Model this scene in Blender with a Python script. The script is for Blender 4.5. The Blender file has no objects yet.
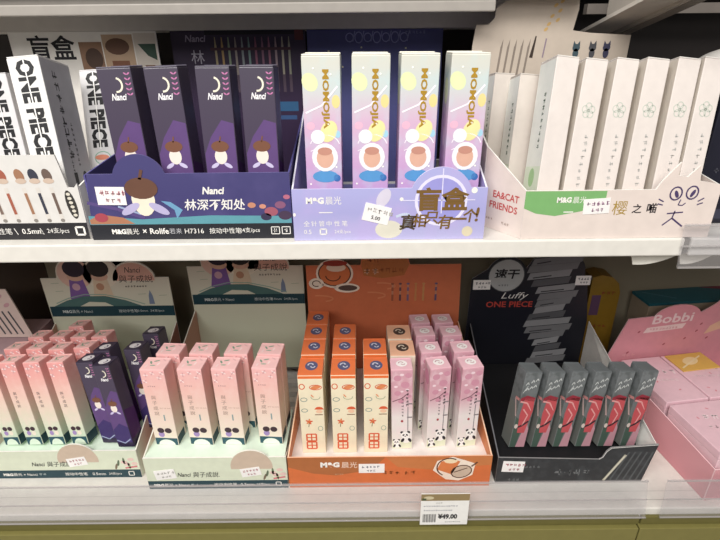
import bpy, bmesh, math, random
from mathutils import Matrix, Vector

S = 0.0115                      # metres per modelling unit
SC = bpy.context.scene
COL = SC.collection
RNG = random.Random(7)

# ------------------------------------------------------------------ camera, world, lights, exposure
TH, ROLL = math.radians(24.7), math.radians(0.6)
fw = Vector((0, math.cos(TH), -math.sin(TH)))
r0 = Vector((1, 0, 0)); u0 = r0.cross(fw)
rt = r0*math.cos(ROLL) - u0*math.sin(ROLL)
up = u0*math.cos(ROLL) + r0*math.sin(ROLL)
cd = bpy.data.cameras.new('camera'); cam = bpy.data.objects.new('camera', cd); COL.objects.link(cam)
cam.matrix_world = Matrix(((rt.x, up.x, -fw.x, 0), (rt.y, up.y, -fw.y, 0), (rt.z, up.z, -fw.z, 135.5*S), (0, 0, 0, 1)))
cd.sensor_width = 36.0; cd.lens = 36.0*500/720; cd.clip_start = 0.01
SC.camera = cam

w = bpy.data.worlds.new('store_ambient'); SC.world = w; w.use_nodes = True
w.node_tree.nodes['Background'].inputs[0].default_value = (1.0, 0.97, 0.93, 1)
w.node_tree.nodes['Background'].inputs[1].default_value = 0.27

def area(name, loc, target, sx, sy, power, colr):
    l = bpy.data.lights.new(name, 'AREA'); l.shape = 'RECTANGLE'; l.size = sx; l.size_y = sy
    l.energy = power; l.color = colr
    o = bpy.data.objects.new(name, l); COL.objects.link(o)
    o.location = loc
    d = Vector(target) - Vector(loc)
    o.rotation_euler = d.to_track_quat('-Z', 'Y').to_euler()
    return o
area('ceiling_light_panel', (-0.35, -0.75, 2.75), (0.0, 0.55, 1.15), 2.2, 0.5, 66, (1.0, 0.975, 0.94))
area('aisle_light_panel', (-0.9, -1.9, 2.7), (0.0, 0.5, 1.2), 2.2, 0.6, 45, (1.0, 0.975, 0.94))
SC.view_settings.view_transform = 'Standard'; SC.view_settings.look = 'None'
SC.view_settings.gamma = 1.0; SC.view_settings.use_curve_mapping = False
SC.view_settings.exposure = -0.56

# ------------------------------------------------------------------ materials
def lin(h):
    h = h.lstrip('#'); out = []
    for i in (0, 2, 4):
        c = int(h[i:i+2], 16)/255
        out.append(c/12.92 if c <= 0.04045 else ((c+0.055)/1.055)**2.4)
    return (*out, 1)
_M = {}
def M(hexc, rough=0.5, spec=0.35, metal=0.0):
    """printed or painted surface: one colour with a faint procedural mottling"""
    k = (hexc, rough, spec, metal)
    if k in _M: return _M[k]
    m = bpy.data.materials.new('print_' + hexc.lstrip('#')); m.use_nodes = True
    nt = m.node_tree; b = nt.nodes['Principled BSDF']
    b.inputs['Roughness'].default_value = rough; b.inputs['Specular IOR Level'].default_value = spec
    b.inputs['Metallic'].default_value = metal
    tc = nt.nodes.new('ShaderNodeTexCoord'); n = nt.nodes.new('ShaderNodeTexNoise'); n.inputs['Scale'].default_value = 90
    cr = nt.nodes.new('ShaderNodeValToRGB')
    c = lin(hexc)
    cr.color_ramp.elements[0].position = 0.3; cr.color_ramp.elements[1].position = 0.7
    cr.color_ramp.elements[0].color = tuple(x*0.96 for x in c[:3]) + (1,)
    cr.color_ramp.elements[1].color = tuple(min(1, x*1.03) for x in c[:3]) + (1,)
    nt.links.new(tc.outputs['Object'], n.inputs['Vector']); nt.links.new(n.outputs['Fac'], cr.inputs['Fac'])
    nt.links.new(cr.outputs['Color'], b.inputs['Base Color'])
    _M[k] = m; return m
def G(name, stops, axis='Z', lo=0.0, hi=10.0, rough=0.45, spec=0.4, mottle=None, mscale=60, mamt=0.5):
    """printed colour run along an object axis (units), optional cloudy second colour"""
    if name in _M: return _M[name]
    m = bpy.data.materials.new(name); m.use_nodes = True
    nt = m.node_tree; b = nt.nodes['Principled BSDF']
    b.inputs['Roughness'].default_value = rough; b.inputs['Specular IOR Level'].default_value = spec
    tc = nt.nodes.new('ShaderNodeTexCoord'); sx = nt.nodes.new('ShaderNodeSeparateXYZ')
    mr = nt.nodes.new('ShaderNodeMapRange'); mr.inputs['From Min'].default_value = lo*S; mr.inputs['From Max'].default_value = hi*S
    cr = nt.nodes.new('ShaderNodeValToRGB'); el = cr.color_ramp.elements
    while len(el) < len(stops): el.new(0.5)
    for e, (p, h) in zip(el, stops): e.position = p; e.color = lin(h)
    nt.links.new(tc.outputs['Object'], sx.inputs[0]); nt.links.new(sx.outputs[axis], mr.inputs['Value'])
    nt.links.new(mr.outputs[0], cr.inputs['Fac']); out = cr.outputs['Color']
    if mottle:
        n = nt.nodes.new('ShaderNodeTexNoise'); n.inputs['Scale'].default_value = mscale; n.inputs['Detail'].default_value = 3
        nr = nt.nodes.new('ShaderNodeMapRange'); nr.inputs['From Min'].default_value = 0.48; nr.inputs['From Max'].default_value = 0.66
        nr.inputs['To Max'].default_value = mamt
        mx = nt.nodes.new('ShaderNodeMix'); mx.data_type = 'RGBA'; mx.inputs['B'].default_value = lin(mottle)
        nt.links.new(tc.outputs['Object'], n.inputs['Vector']); nt.links.new(n.outputs['Fac'], nr.inputs['Value'])
        nt.links.new(nr.outputs[0], mx.inputs['Factor']); nt.links.new(out, mx.inputs['A']); out = mx.outputs['Result']
    nt.links.new(out, b.inputs['Base Color'])
    _M[name] = m; return m
def clear_plastic(name, tint, opac, rough=0.12):
    if name in _M: return _M[name]
    m = bpy.data.materials.new(name); m.use_nodes = True; nt = m.node_tree; nt.nodes.clear()
    o = nt.nodes.new('ShaderNodeOutputMaterial'); t = nt.nodes.new('ShaderNodeBsdfTransparent'); t.inputs[0].default_value = (0.97, 0.97, 0.98, 1)
    d = nt.nodes.new('ShaderNodeBsdfPrincipled'); d.inputs['Base Color'].default_value = lin(tint); d.inputs['Roughness'].default_value = rough
    n = nt.nodes.new('ShaderNodeTexNoise'); n.inputs['Scale'].default_value = 3
    r = nt.nodes.new('ShaderNodeMapRange'); r.inputs['To Min'].default_value = opac*0.85; r.inputs['To Max'].default_value = opac*1.15
    mx = nt.nodes.new('ShaderNodeMixShader')
    nt.links.new(n.outputs['Fac'], r.inputs['Value']); nt.links.new(r.outputs[0], mx.inputs[0])
    nt.links.new(t.outputs[0], mx.inputs[1]); nt.links.new(d.outputs[0], mx.inputs[2]); nt.links.new(mx.outputs[0], o.inputs[0])
    _M[name] = m; return m

WHITE = M('#f1eee8', 0.45); INK = M('#1c1b20', 0.5)

# ------------------------------------------------------------------ text glyph cache
_T = {}
def glyphs(s, bold=0.0):
    k = (s, bold)
    if k not in _T:
        c = bpy.data.curves.new('t', 'FONT'); c.body = s; c.offset = bold; c.resolution_u = 2
        o = bpy.data.objects.new('t', c); COL.objects.link(o)
        dg = bpy.context.evaluated_depsgraph_get(); dg.update()
        me = bpy.data.meshes.new_from_object(o.evaluated_get(dg))
        vs = [(v.co.x, v.co.y) for v in me.vertices]; fs = [tuple(p.vertices) for p in me.polygons]
        bpy.data.objects.remove(o); bpy.data.curves.remove(c); bpy.data.meshes.remove(me)
        xs = [v[0] for v in vs]; ys = [v[1] for v in vs]
        _T[k] = (vs, fs, min(xs), max(xs), min(ys), max(ys))
    return _T[k]

# ------------------------------------------------------------------ mesh builder
class Frame:
    def __init__(s, o, U, V, n): s.o, s.U, s.V, s.n = Vector(o), Vector(U), Vector(V), Vector(n)
    def p(s, u, v, layer): return s.o + s.U*u + s.V*v + s.n*(0.006*layer)
def front(y=0.0, x=0.0, z=0.0): return Frame((x, y, z), (1, 0, 0), (0, 0, 1), (0, -1, 0))

class MB:
    def __init__(s): s.v, s.f, s.m, s.mats = [], [], [], []
    def mi(s, mat):
        if mat not in s.mats: s.mats.append(mat)
        return s.mats.index(mat)
    def add(s, vs, fs, mat):
        b = len(s.v); s.v += [tuple(x) for x in vs]
        i = s.mi(mat)
        for f in fs: s.f.append(tuple(b + k for k in f)); s.m.append(i)
    def box(s, x0, x1, y0, y1, z0, z1, mat, bev=0.0):
        if bev <= 0:
            vs = [(x, y, z) for z in (z0, z1) for y in (y0, y1) for x in (x0, x1)]
            s.add(vs, [(0, 2, 3, 1), (4, 5, 7, 6), (0, 1, 5, 4), (2, 6, 7, 3), (0, 4, 6, 2), (1, 3, 7, 5)], mat); return
        bm = bmesh.new(); bmesh.ops.create_cube(bm, size=1)
        for v in bm.verts: v.co = Vector(((x0+x1)/2 + v.co.x*(x1-x0), (y0+y1)/2 + v.co.y*(y1-y0), (z0+z1)/2 + v.co.z*(z1-z0)))
        bmesh.ops.bevel(bm, geom=bm.edges[:], offset=bev, segments=2, affect='EDGES', profile=0.5)
        bm.verts.index_update()
        s.add([v.co for v in bm.verts], [tuple(v.index for v in f.verts) for f in bm.faces], mat); bm.free()
    def prism(s, pts, d, mat, side=None):
        """closed outline of 3D points pushed along d; the caps use mat, the edge uses side"""
        n = len(pts); d = Vector(d); a = [Vector(p) for p in pts]
        nrm = Vector((0, 0, 0))
        for i in range(n): nrm += a[i].cross(a[(i+1) % n])
        if nrm.dot(d) > 0: a = a[::-1]
        s.add(a + [p + d for p in a], [tuple(range(n)), tuple(range(2*n-1, n-1, -1))], mat)
        s.add(a + [p + d for p in a], [(i, i+n, (i+1) % n + n, (i+1) % n) for i in range(n)], side or mat)
    # ---- printing laid on a face
    def poly(s, fr, pts, mat, L=1):
        ar = sum(pts[i][0]*pts[(i+1) % len(pts)][1] - pts[(i+1) % len(pts)][0]*pts[i][1] for i in range(len(pts)))
        if ar < 0: pts = pts[::-1]
        s.add([fr.p(u, v, L) for u, v in pts], [tuple(range(len(pts)))], mat)
    def rect(s, fr, u0, v0, u1, v1, mat, L=1): s.poly(fr, [(u0, v0), (u1, v0), (u1, v1), (u0, v1)], mat, L)
    def ell(s, fr, u, v, a, b, mat, L=1, rot=0.0, n=18, t0=0.0, t1=360.0):
        c, q = math.cos(math.radians(rot)), math.sin(math.radians(rot)); pts = []
        full = abs(t1-t0) >= 360
        for i in range(n if full else n+1):
            t = math.radians(t0 + (t1-t0)*i/n); x, y = a*math.cos(t), b*math.sin(t)
            pts.append((u + x*c - y*q, v + x*q + y*c))
        s.poly(fr, pts, mat, L)
    def line(s, fr, pts, wd, mat, L=1, taper=False):
        n = len(pts)
        for i in range(n-1):
            (x0, y0), (x1, y1) = pts[i], pts[i+1]; l = math.hypot(x1-x0, y1-y0) or 1e-6
            nx, ny = -(y1-y0)/l*wd/2, (x1-x0)/l*wd/2
            k = 0.35 if (taper and i == n-2) else 1.0
            s.poly(fr, [(x0+nx, y0+ny), (x0-nx, y0-ny), (x1-nx*k, y1-ny*k), (x1+nx*k, y1+ny*k)], mat, L)
    def arc(s, fr, u, v, a, b, t0, t1, wd, mat, L=1, n=14, rot=0.0):
        c, q = math.cos(math.radians(rot)), math.sin(math.radians(rot)); pts = []
        for i in range(n+1):
            t = math.radians(t0 + (t1-t0)*i/n); x, y = a*math.cos(t), b*math.sin(t)
            pts.append((u + x*c - y*q, v + x*q + y*c))
        s.line(fr, pts, wd, mat, L)
    def text(s, fr, st, u, v, h, mat, L=2, align='l', bold=0.0, shear=0.0, rot=0.0, width=None):
        """h = height of the inked text; (u, v) its lower left (or lower centre) before turning by rot degrees about it"""
        vs, fs, x0, x1, y0, y1 = glyphs(st, bold)
        k = h/(y1-y0); kx = k if width is None else width/(x1-x0)
        off = 0.0 if align == 'l' else (-(x1-x0)*kx/2 if align == 'c' else -(x1-x0)*kx)
        c, q = math.cos(math.radians(rot)), math.sin(math.radians(rot)); P = []
        for x, y in vs:
            a = (x-x0)*kx + off + shear*(y-y0)*k; b = (y-y0)*k
            P.append(fr.p(u + a*c - b*q, v + a*q + b*c, L))
        s.add(P, fs, mat)
    def vtext(s, fr, st, u, v, h, mat, step=1.2, L=2, bold=0.0):
        for i, ch in enumerate(st): s.text(fr, ch, u, v - i*h*step, h, mat, L, 'c', bold)
    def marks(s, fr, u, v, n, h, mat, L=2, wd=0.85, gap=0.25, rot=0.0):
        """a run of printing too small to read: each sign a few short strokes"""
        c, q = math.cos(math.radians(rot)), math.sin(math.radians(rot))
        T = lambda a, b: (u + a*c - b*q, v + a*q + b*c)
        for i in range(n):
            x = i*h*(wd+gap); ww = h*wd; t = h*0.13
            for k in range(2): 
                y = h*(0.15 + 0.65*RNG.random()); a = x + ww*0.15*RNG.random(); b = x + ww*(0.8+0.2*RNG.random())
                s.poly(fr, [T(a, y), T(b, y), T(b, y+t), T(a, y+t)], mat, L)
            for k in range(2):
                xx = x + ww*(0.1+0.7*RNG.random()); y0 = h*0.3*RNG.random(); y1 = h*(0.75+0.25*RNG.random())
                s.poly(fr, [T(xx, y0), T(xx+t, y0), T(xx+t, y1), T(xx, y1)], mat, L)
    def mesh(s, name):
        me = bpy.data.meshes.new(name); me.from_pydata([tuple(c*S for c in p) for p in s.v], [], s.f)
        for m in s.mats: me.materials.append(m)
        me.polygons.foreach_set('material_index', s.m); me.update(); return me

def obj(name, mb, parent=None, loc=(0, 0, 0)):
    o = bpy.data.objects.new(name, mb.mesh(name) if isinstance(mb, MB) else mb); COL.objects.link(o)
    o.location = [c*S for c in loc]
    if parent: o.parent = parent
    return o
def tag(o, label, cat, group=None, kind=None):
    o['label'] = label; o['category'] = cat
    if group: o['group'] = group
    if kind: o['kind'] = kind
    return o
def thing(name, loc, label, cat, group=None, rz=0.0):
    o = bpy.data.objects.new(name, None); COL.objects.link(o); o.empty_display_size = 0.02
    o.location = [c*S for c in loc]; o.rotation_euler = (0, 0, math.radians(rz))
    return tag(o, label, cat, group)

# ------------------------------------------------------------------ the setting and the shelving
fl = MB(); fl.box(-260, 260, -300, 120, -1.0, 0.0, M('#b9b2a6', 0.35))
f = obj('floor', fl); f['kind'] = 'structure'
shel = thing('store_shelving', (0, 48, 0), 'white slotted store shelving with dark back panel and olive plinth carrying all displays', 'shelving')
def part(name, mb):                                # built in world units, kept under the shelving
    mb.v = [(x, y-48, z) for x, y, z in mb.v]; return obj(name, mb, shel)
SHW = M('#e0dcd4', 0.4); SHG = M('#9b9690', 0.5); DK = M('#2a2725', 0.6)
def shelf_board(z0, z1, y1, xa, xb, mat, slats, y0=35.9):
    mb = MB(); mb.box(xa, xb, y0, 50.0, z0, z1, mat, 0.12)
    if slats:
        mb.box(xa, xb, 50.01, y1, z0, z1-1.1, DK)
        y = 51.0
        while y < y1-0.6: mb.box(xa, xb, y, y+1.0, z1-1.1, z1, mat); y += 2.0
    else: mb.box(xa, xb, 50.01, y1, z0, z1, mat)
    return mb
b = shelf_board(90.0, 92.0, 61.8, -75, 75, SHW, True)
fr = Frame((0, 0, 92.0), (1, 0, 0), (0, 1, 0), (0, 0, 1))
b.rect(fr, -75, 36.9, 75, 37.0, M('#b9b5ae')); b.rect(fr, -75, 38.0, 75, 38.08, M('#c9c5be'))
part('shelf', b)
b = shelf_board(120.55, 121.95, 61.8, -75, 24.1, SHW, False, 34.4)
part('shelf', b)
b = shelf_board(120.55, 121.95, 61.8, 24.6, 75, M('#d8d5d0', 0.4), False, 34.4); part('shelf', b)
b = MB(); b.box(24.12, 24.58, 34.6, 61.8, 120.65, 121.85, M('#77736f')); part('shelf_joint', b)
# top shelf with its apron, lighter lip and tapered bracket
b = MB(); b.box(-75, 18.6, 50.2, 62, 136.45, 138.98, M('#c4beb7', 0.55)); b.box(-75, 18.6, 44.0, 62, 139.0, 141.0, M('#a8a29b', 0.55), 0.1)
part('shelf', b)
b = MB(); b.box(-75, 10.9, 44.3, 45.0, 137.45, 138.25, M('#a29c95', 0.45), 0.1); b.box(-75, 10.9, 44.6, 45.0, 138.27, 138.96, M('#7a756f', 0.5)); b.box(11.2, 18.6, 49.2, 50.15, 137.75, 138.7, M('#f2eee8', 0.4), 0.08); part('shelf_lip', b)
b = MB(); b.box(18.7, 75, 56.0, 62, 139.2, 142.5, M('#3c3733', 0.6)); b.box(22.5, 75, 55.0, 55.9, 137.6, 138.5, M('#6b645e', 0.6)); part('shelf', b)
b = MB()
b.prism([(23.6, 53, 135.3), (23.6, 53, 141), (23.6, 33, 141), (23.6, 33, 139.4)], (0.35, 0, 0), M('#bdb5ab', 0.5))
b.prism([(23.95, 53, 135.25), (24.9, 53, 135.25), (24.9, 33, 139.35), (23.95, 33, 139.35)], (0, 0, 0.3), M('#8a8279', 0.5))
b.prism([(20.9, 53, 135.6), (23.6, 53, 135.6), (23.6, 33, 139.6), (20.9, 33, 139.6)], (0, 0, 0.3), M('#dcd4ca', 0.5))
part('shelf_bracket', b)
# back panels
b = MB(); b.box(-42.6, 75, 61.9, 62.6, 92.0, 120.5, G('back_lower', [(0, '#8a8270'), (1, '#857b68')], 'Z', 92, 120, 0.6)); part('back_panel', b)
b = MB(); b.box(-75, -42.7, 61.9, 62.6, 92.0, 120.5, M('#3a2a1e', 0.6)); part('back_panel', b)
b = MB(); b.box(-75, 75, 62.1, 62.8, 122.0, 160, M('#2b2625', 0.6)); part('back_panel', b)
# olive plinth boards below the lower shelf
OL = M('#6a6436', 0.5); OL2 = M('#7f7844', 0.5)
b = MB(); b.box(-75, 28.2, 35.5, 35.86, 90.2, 91.22, OL, 0.05); part('fascia_board', b)
b = MB(); b.box(28.4, 75, 35.5, 35.86, 90.2, 91.22, OL, 0.05); part('fascia_board', b)
b = MB(); b.box(-75, 28.1, 35.1, 36.9, 60, 90.05, OL2, 0.06); part('plinth_board', b)
b = MB(); b.box(28.25, 75, 35.1, 36.9, 60, 90.05, OL2, 0.06); part('plinth_board', b)
b = MB(); b.box(-75, 75, 37.0, 62.6, 0, 89.97, M('#6d6640', 0.6)); part('plinth_body', b)

# clear price rails clipped to the front edges
def price_rail(x0, x1, z0, z1, label, yf=35.45, skew=0.0):
    mb = MB(); P = clear_plastic('clear_rail', '#d2cecd', 0.14)
    mb.prism([(x0-skew, yf, z0), (x1-skew, yf, z0), (x1, yf, z1), (x0, yf, z1)], (0, -0.1, 0), P)
    o = obj('price_rail', mb); tag(o, label, 'price rail', 'clear price rails')
    for zz in ((z0+0.05), (z0+(z1-z0)*0.5), z1-0.14):
        k = MB(); k.box(x0-skew*(1-(zz-z0)/(z1-z0)), x1-skew*(1-(zz-z0)/(z1-z0)), yf-0.2, yf-0.1, zz, zz+0.12, clear_plastic('clear_ridge', '#c4bfbd', 0.5)); q = obj('rail_ridge', k, o)
    return o
price_rail(-72, 27.7, 91.3, 96.5, 'long clear plastic price rail along the lower shelf edge holding a white price tag', skew=-0.9)
price_rail(29.6, 72, 91.3, 96.5, 'short clear price rail in front of the pink gift boxes, lower right', skew=-0.4)
price_rail(23.6, 72, 119.6, 123.15, 'grey clear price rail on the upper shelf edge at far right', 34.3, -0.3)

# ------------------------------------------------------------------ pen boxes
BOX = {}
def box_style(key, w, d, h, body, deco, lid=None, lid_deco=None, side=None):
    mb = MB(); mb.box(0, w, 0, d, 0, h-0.1, body, 0.05)
    fr = {'f': Frame((0, 0, 0), (1, 0, 0), (0, 0, 1), (0, -1, 0)), 'r': Frame((w, 0, 0), (0, 1, 0), (0, 0, 1), (1, 0, 0)),
          'l': Frame((0, d, 0), (0, -1, 0), (0, 0, 1), (-1, 0, 0))}
    deco(mb, fr)
    t = MB(); t.box(0.02, w-0.02, 0.02, d-0.02, h-0.09, h, lid or body, 0.03)
    t.box(0.06, w-0.06, d-0.1, d-0.03, h, h+0.05, lid or body)
    if lid_deco: lid_deco(t, Frame((0, 0, h), (1, 0, 0), (0, 1, 0), (0, 0, 1)))
    BOX[key] = (mb.mesh('pen_box'), t.mesh('lid_flap'), w, d, h)
def rotm(yaw, back, right):
    cy, sy = math.cos(yaw), math.sin(yaw); cb, sb = math.cos(back), math.sin(back); cr, sr = math.cos(right), math.sin(right)
    return Matrix(((cy, -sy, 0), (sy, cy, 0), (0, 0, 1))) @ Matrix(((cr, 0, sr), (0, 1, 0), (-sr, 0, cr))) @ Matrix(((1, 0, 0), (0, cb, sb), (0, -sb, cb)))
def place(key, x, y, z, label, group, yaw=0.0, back=0.0, right=0.0):
    me, lid, w, d, h = BOX[key]
    R = rotm(*[math.radians(a) for a in (yaw, back, right)])
    low = min((R @ Vector(c)).z for c in ((0, 0, 0), (w, 0, 0), (0, d, 0), (w, d, 0)))
    o = bpy.data.objects.new('pen_box', me); COL.objects.link(o)
    o.matrix_world = Matrix.Translation(Vector((x, y, z - low + 0.015))*S) @ R.to_4x4()
    tag(o, label, 'pen box', group)
    t = bpy.data.objects.new('lid_flap', lid); COL.objects.link(t); t.parent = o
    return o

# -- style: night purple
def d_purple(w, h, k=1.0):
    def deco(mb, F):
        f = F['f']
        mb.poly(f, [(0.06, h*0.06), (w-0.06, h*0.06), (w-0.06, h*0.68), (w*0.62, h*0.70), (w*0.25, h*0.60), (0.06, h*0.5)], M('#634a7c', 0.35), 1)
        mb.poly(f, [(0.06, h*0.06), (w-0.06, h*0.06), (w-0.06, h*0.25), (w*0.5, h*0.3), (0.06, h*0.22)], M('#43366a', 0.35), 2)
        c = M('#f2ecd8', 0.4)
        mb.arc(f, w*0.50, h*0.90, w*0.17, w*0.19, -100, 80, w*0.055, c, 2)
        mb.text(f, 'Nanci', w*0.5, h*0.815, h*0.038, M('#f4f2f4', 0.4), 2, 'c', 0.03, 0.2, width=w*0.42)
        for i in range(5):
            y = h*0.96 - i*h*0.028
            for s_ in (-1, 1): mb.ell(f, w*0.86 + s_*w*0.045, y, w*0.055, w*0.022, M('#c27aa8', 0.4), 2, rot=s_*35, n=8)
        # small acorn motif where the print carries its picture
        mb.ell(f, w*0.5, h*0.485, w*0.19, w*0.24, M('#efe3d8', 0.4), 3); mb.ell(f, w*0.5, h*0.545, w*0.27, w*0.17, M('#7a5240', 0.4), 4)
        mb.line(f, [(w*0.5, h*0.57), (w*0.54, h*0.605)], 0.1, M('#7a5240'), 4); mb.ell(f, w*0.3, h*0.43, w*0.14, w*0.06, M('#cfc6e6'), 3, rot=30); mb.ell(f, w*0.7, h*0.43, w*0.14, w*0.06, M('#cfc6e6'), 3, rot=-30)
        mb.line(f, [(0.1, h*0.09), (w*0.5, h*0.05), (w*0.9, h*0.1)], 0.12, M('#9fa9c8'), 3)
        r = F['r']; mb.poly(r, [(0.1, h*0.1), (w-0.1, h*0.1), (w-0.1, h*0.4), (0.1, h*0.46)], M('#4c2a60', 0.35), 1)
    return deco
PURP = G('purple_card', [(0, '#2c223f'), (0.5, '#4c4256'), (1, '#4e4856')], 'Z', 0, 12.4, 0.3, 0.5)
def lid_purple(mb, f): mb.ell(f, 1.1, 1.0, 0.6, 0.55, M('#a9a4ae'), 1); mb.arc(f, 1.1, 1.0, 0.3, 0.3, -90, 90, 0.1, M('#4a3a5c'), 2)
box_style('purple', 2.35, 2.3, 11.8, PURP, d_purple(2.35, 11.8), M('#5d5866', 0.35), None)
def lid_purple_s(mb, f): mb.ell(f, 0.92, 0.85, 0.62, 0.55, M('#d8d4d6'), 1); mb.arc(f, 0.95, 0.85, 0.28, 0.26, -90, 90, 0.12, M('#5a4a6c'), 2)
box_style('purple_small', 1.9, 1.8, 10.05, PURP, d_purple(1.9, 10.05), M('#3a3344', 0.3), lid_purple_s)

# -- style: pastel space box
def d_space(w, h):
    def deco(mb, F):
        f = F['f']; gold = M('#b08a2e', 0.3, 0.6)
        mb.ell(f, w*0.2, h*0.86, w*0.2, w*0.24, M('#e3ecb8'), 1, rot=30); mb.ell(f, w*0.87, h*0.76, w*0.11, w*0.17, M('#ebd996'), 1)
        mb.line(f, [(w*0.06, h*0.70), (w*0.5, h*0.74), (w*0.92, h*0.84)], 0.12, M('#f6eef6'), 2)
        mb.ell(f, w*0.18, h*0.63, w*0.11, w*0.1, M('#f0b9cf'), 1); mb.ell(f, w*0.9, h*0.585, w*0.08, w*0.1, M('#a9d5ea'), 2)
        mb.arc(f, w*0.55, h*0.52, w*0.4, w*0.3, 10, 170, 0.07, M('#f7eef8'), 2); mb.arc(f, w*0.4, h*0.4, w*0.5, w*0.5, 20, 120, 0.06, M('#f7eef8'), 2)
        mb.text(f, 'MOMOJIA', w*0.48, h*0.925, w*0.22, gold, 3, 'l', 0.035, rot=-90, width=h*0.31)
        # planet motif: white ring around a peach disc over a blue base, a pale cloud above
        mb.ell(f, w*0.66, h*0.6, w*0.22, w*0.3, M('#efe6a6'), 2, rot=-25); mb.ell(f, w*0.36, h*0.57, w*0.19, w*0.19, M('#eef3f4'), 3)
        mb.ell(f, w*0.54, h*0.345, w*0.36, w*0.17, M('#5b9ad0'), 3); mb.ell(f, w*0.86, h*0.335, w*0.1, w*0.1, M('#3f6fb0'), 3)
        mb.ell(f, w*0.54, h*0.455, w*0.36, w*0.39, M('#f4f0f3'), 4); mb.ell(f, w*0.54, h*0.45, w*0.235, w*0.27, M('#deb09a'), 5)
        mb.ell(f, w*0.54, h*0.49, w*0.2, w*0.11, M('#c58f7e'), 6)
        for u, v in ((0.3, 0.93), (0.75, 0.9), (0.66, 0.64), (0.3, 0.56), (0.12, 0.3), (0.85, 0.4)): mb.ell(f, w*u, h*v, 0.07, 0.07, M('#fffdf2'), 3, n=8)
        l = F['l']; mb.ell(l, 1.2, h*0.8, 0.7, 0.9, M('#e8eec8'), 1); mb.ell(l, 1.3, h*0.55, 0.5, 0.7, M('#e6cfe6'), 1)
    return deco
SPACE = G('space_card', [(0, '#b497cf'), (0.4, '#cda6cf'), (0.62, '#d8b6d0'), (0.8, '#d0d6d4'), (1, '#d8d5c6')], 'Z', 0, 13.1, 0.35, 0.45, '#bfe0e6', 45, 0.35)
box_style('space', 2.6, 2.6, 12.55, SPACE, d_space(2.6, 12.55), M('#efece0', 0.4))

# -- style: white box with big black lettering
def d_stencil(w, h):
    def deco(mb, F):
        f = F['f']; k = M('#1d1d20', 0.5)
        mb.text(f, 'ONE PIECE', w*0.22, h*0.98, w*0.58, k, 2, 'l', 0.05, rot=-90, width=h*0.57)
        mb.rect(f, w*0.49, h*0.4, w*0.53, h*0.98, M('#f4f2ee'), 3)
        mb.arc(f, w*0.55, h*0.33, w*0.3, w*0.24, 0, 360, 0.08, M('#8fb5a2'), 2); mb.ell(f, w*0.52, h*0.335, w*0.27, w*0.1, M('#d98a70'), 3)
        r = F['r']; d = 4.4
        mb.marks(r, d*0.3, h*0.93, 8, 0.75, M('#3c3b3e'), 2, rot=-90); mb.marks(r, d*0.55, h*0.62, 9, 0.35, M('#4a484b'), 2, rot=-90)
        mb.marks(r, d*0.3, h*0.6, 12, 0.3, M('#4a484b'), 2, rot=-90); mb.ell(r, d*0.7, h*0.27, 0.35, 0.45, M('#2a292c'), 2); mb.ell(r, d*0.7, h*0.27, 0.2, 0.28, M('#77757a'), 3)
        mb.rect(r, d*0.3, h*0.13, d*0.42, h*0.3, M('#2a292c'), 2)
    return deco
SIDEG = M('#e6e4e1', 0.45)
box_style('stencil', 2.2, 4.4, 11.9, SIDEG, d_stencil(2.2, 11.9))
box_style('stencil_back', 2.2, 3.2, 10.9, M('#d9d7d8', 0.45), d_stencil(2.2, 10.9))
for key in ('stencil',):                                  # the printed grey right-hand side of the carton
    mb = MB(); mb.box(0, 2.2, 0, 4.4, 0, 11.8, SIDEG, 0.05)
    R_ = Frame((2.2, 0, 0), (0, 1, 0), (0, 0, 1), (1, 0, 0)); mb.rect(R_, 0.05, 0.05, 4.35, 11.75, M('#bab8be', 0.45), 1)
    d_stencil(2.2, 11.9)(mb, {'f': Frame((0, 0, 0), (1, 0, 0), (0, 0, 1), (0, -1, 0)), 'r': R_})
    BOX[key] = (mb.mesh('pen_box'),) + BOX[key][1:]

# -- style: slim white cat-diary box
def d_white(w, d, h, first):
    def deco(mb, F):
        f = F['f']; g = M('#c0c7bb')
        if not first:
            for k in range(5):
                t = math.radians(72*k+20); mb.arc(f, w*0.5 + 0.26*math.cos(t), h*0.7 + 0.3*math.sin(t), 0.22, 0.25, 0, 360, 0.06, g, 2, n=9)
            for k in range(11): mb.marks(f, w*0.5 + 0.05*math.sin(k), h*0.56 - k*h*0.042, 1, 0.34, M('#b9b8b4'), 2, rot=-80)
        l = F['l']
        if first:
            mb.rect(l, 0.05, 0.1, d-0.05, h*0.35, M('#dfead6'), 1); mb.marks(l, d*0.55, h*0.8, 9, 0.42, M('#3c5a48'), 2, rot=-90)
            mb.ell(l, d*0.5, h*0.28, 0.5, 0.7, M('#a9cf9a'), 2)
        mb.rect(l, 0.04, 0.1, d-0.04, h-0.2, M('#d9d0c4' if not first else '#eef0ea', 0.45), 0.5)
    return deco
WB = M('#dbd2cc', 0.4)
box_style('white', 1.6, 2.2, 11.85, WB, d_white(1.6, 2.2, 11.85, False), M('#d9d4ce'))
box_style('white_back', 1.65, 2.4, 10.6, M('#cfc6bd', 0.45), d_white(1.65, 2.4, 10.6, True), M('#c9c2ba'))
box_style('white_first', 1.65, 2.8, 11.9, WB, d_white(1.65, 2.8, 11.9, True), M('#d9d4ce'))

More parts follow.
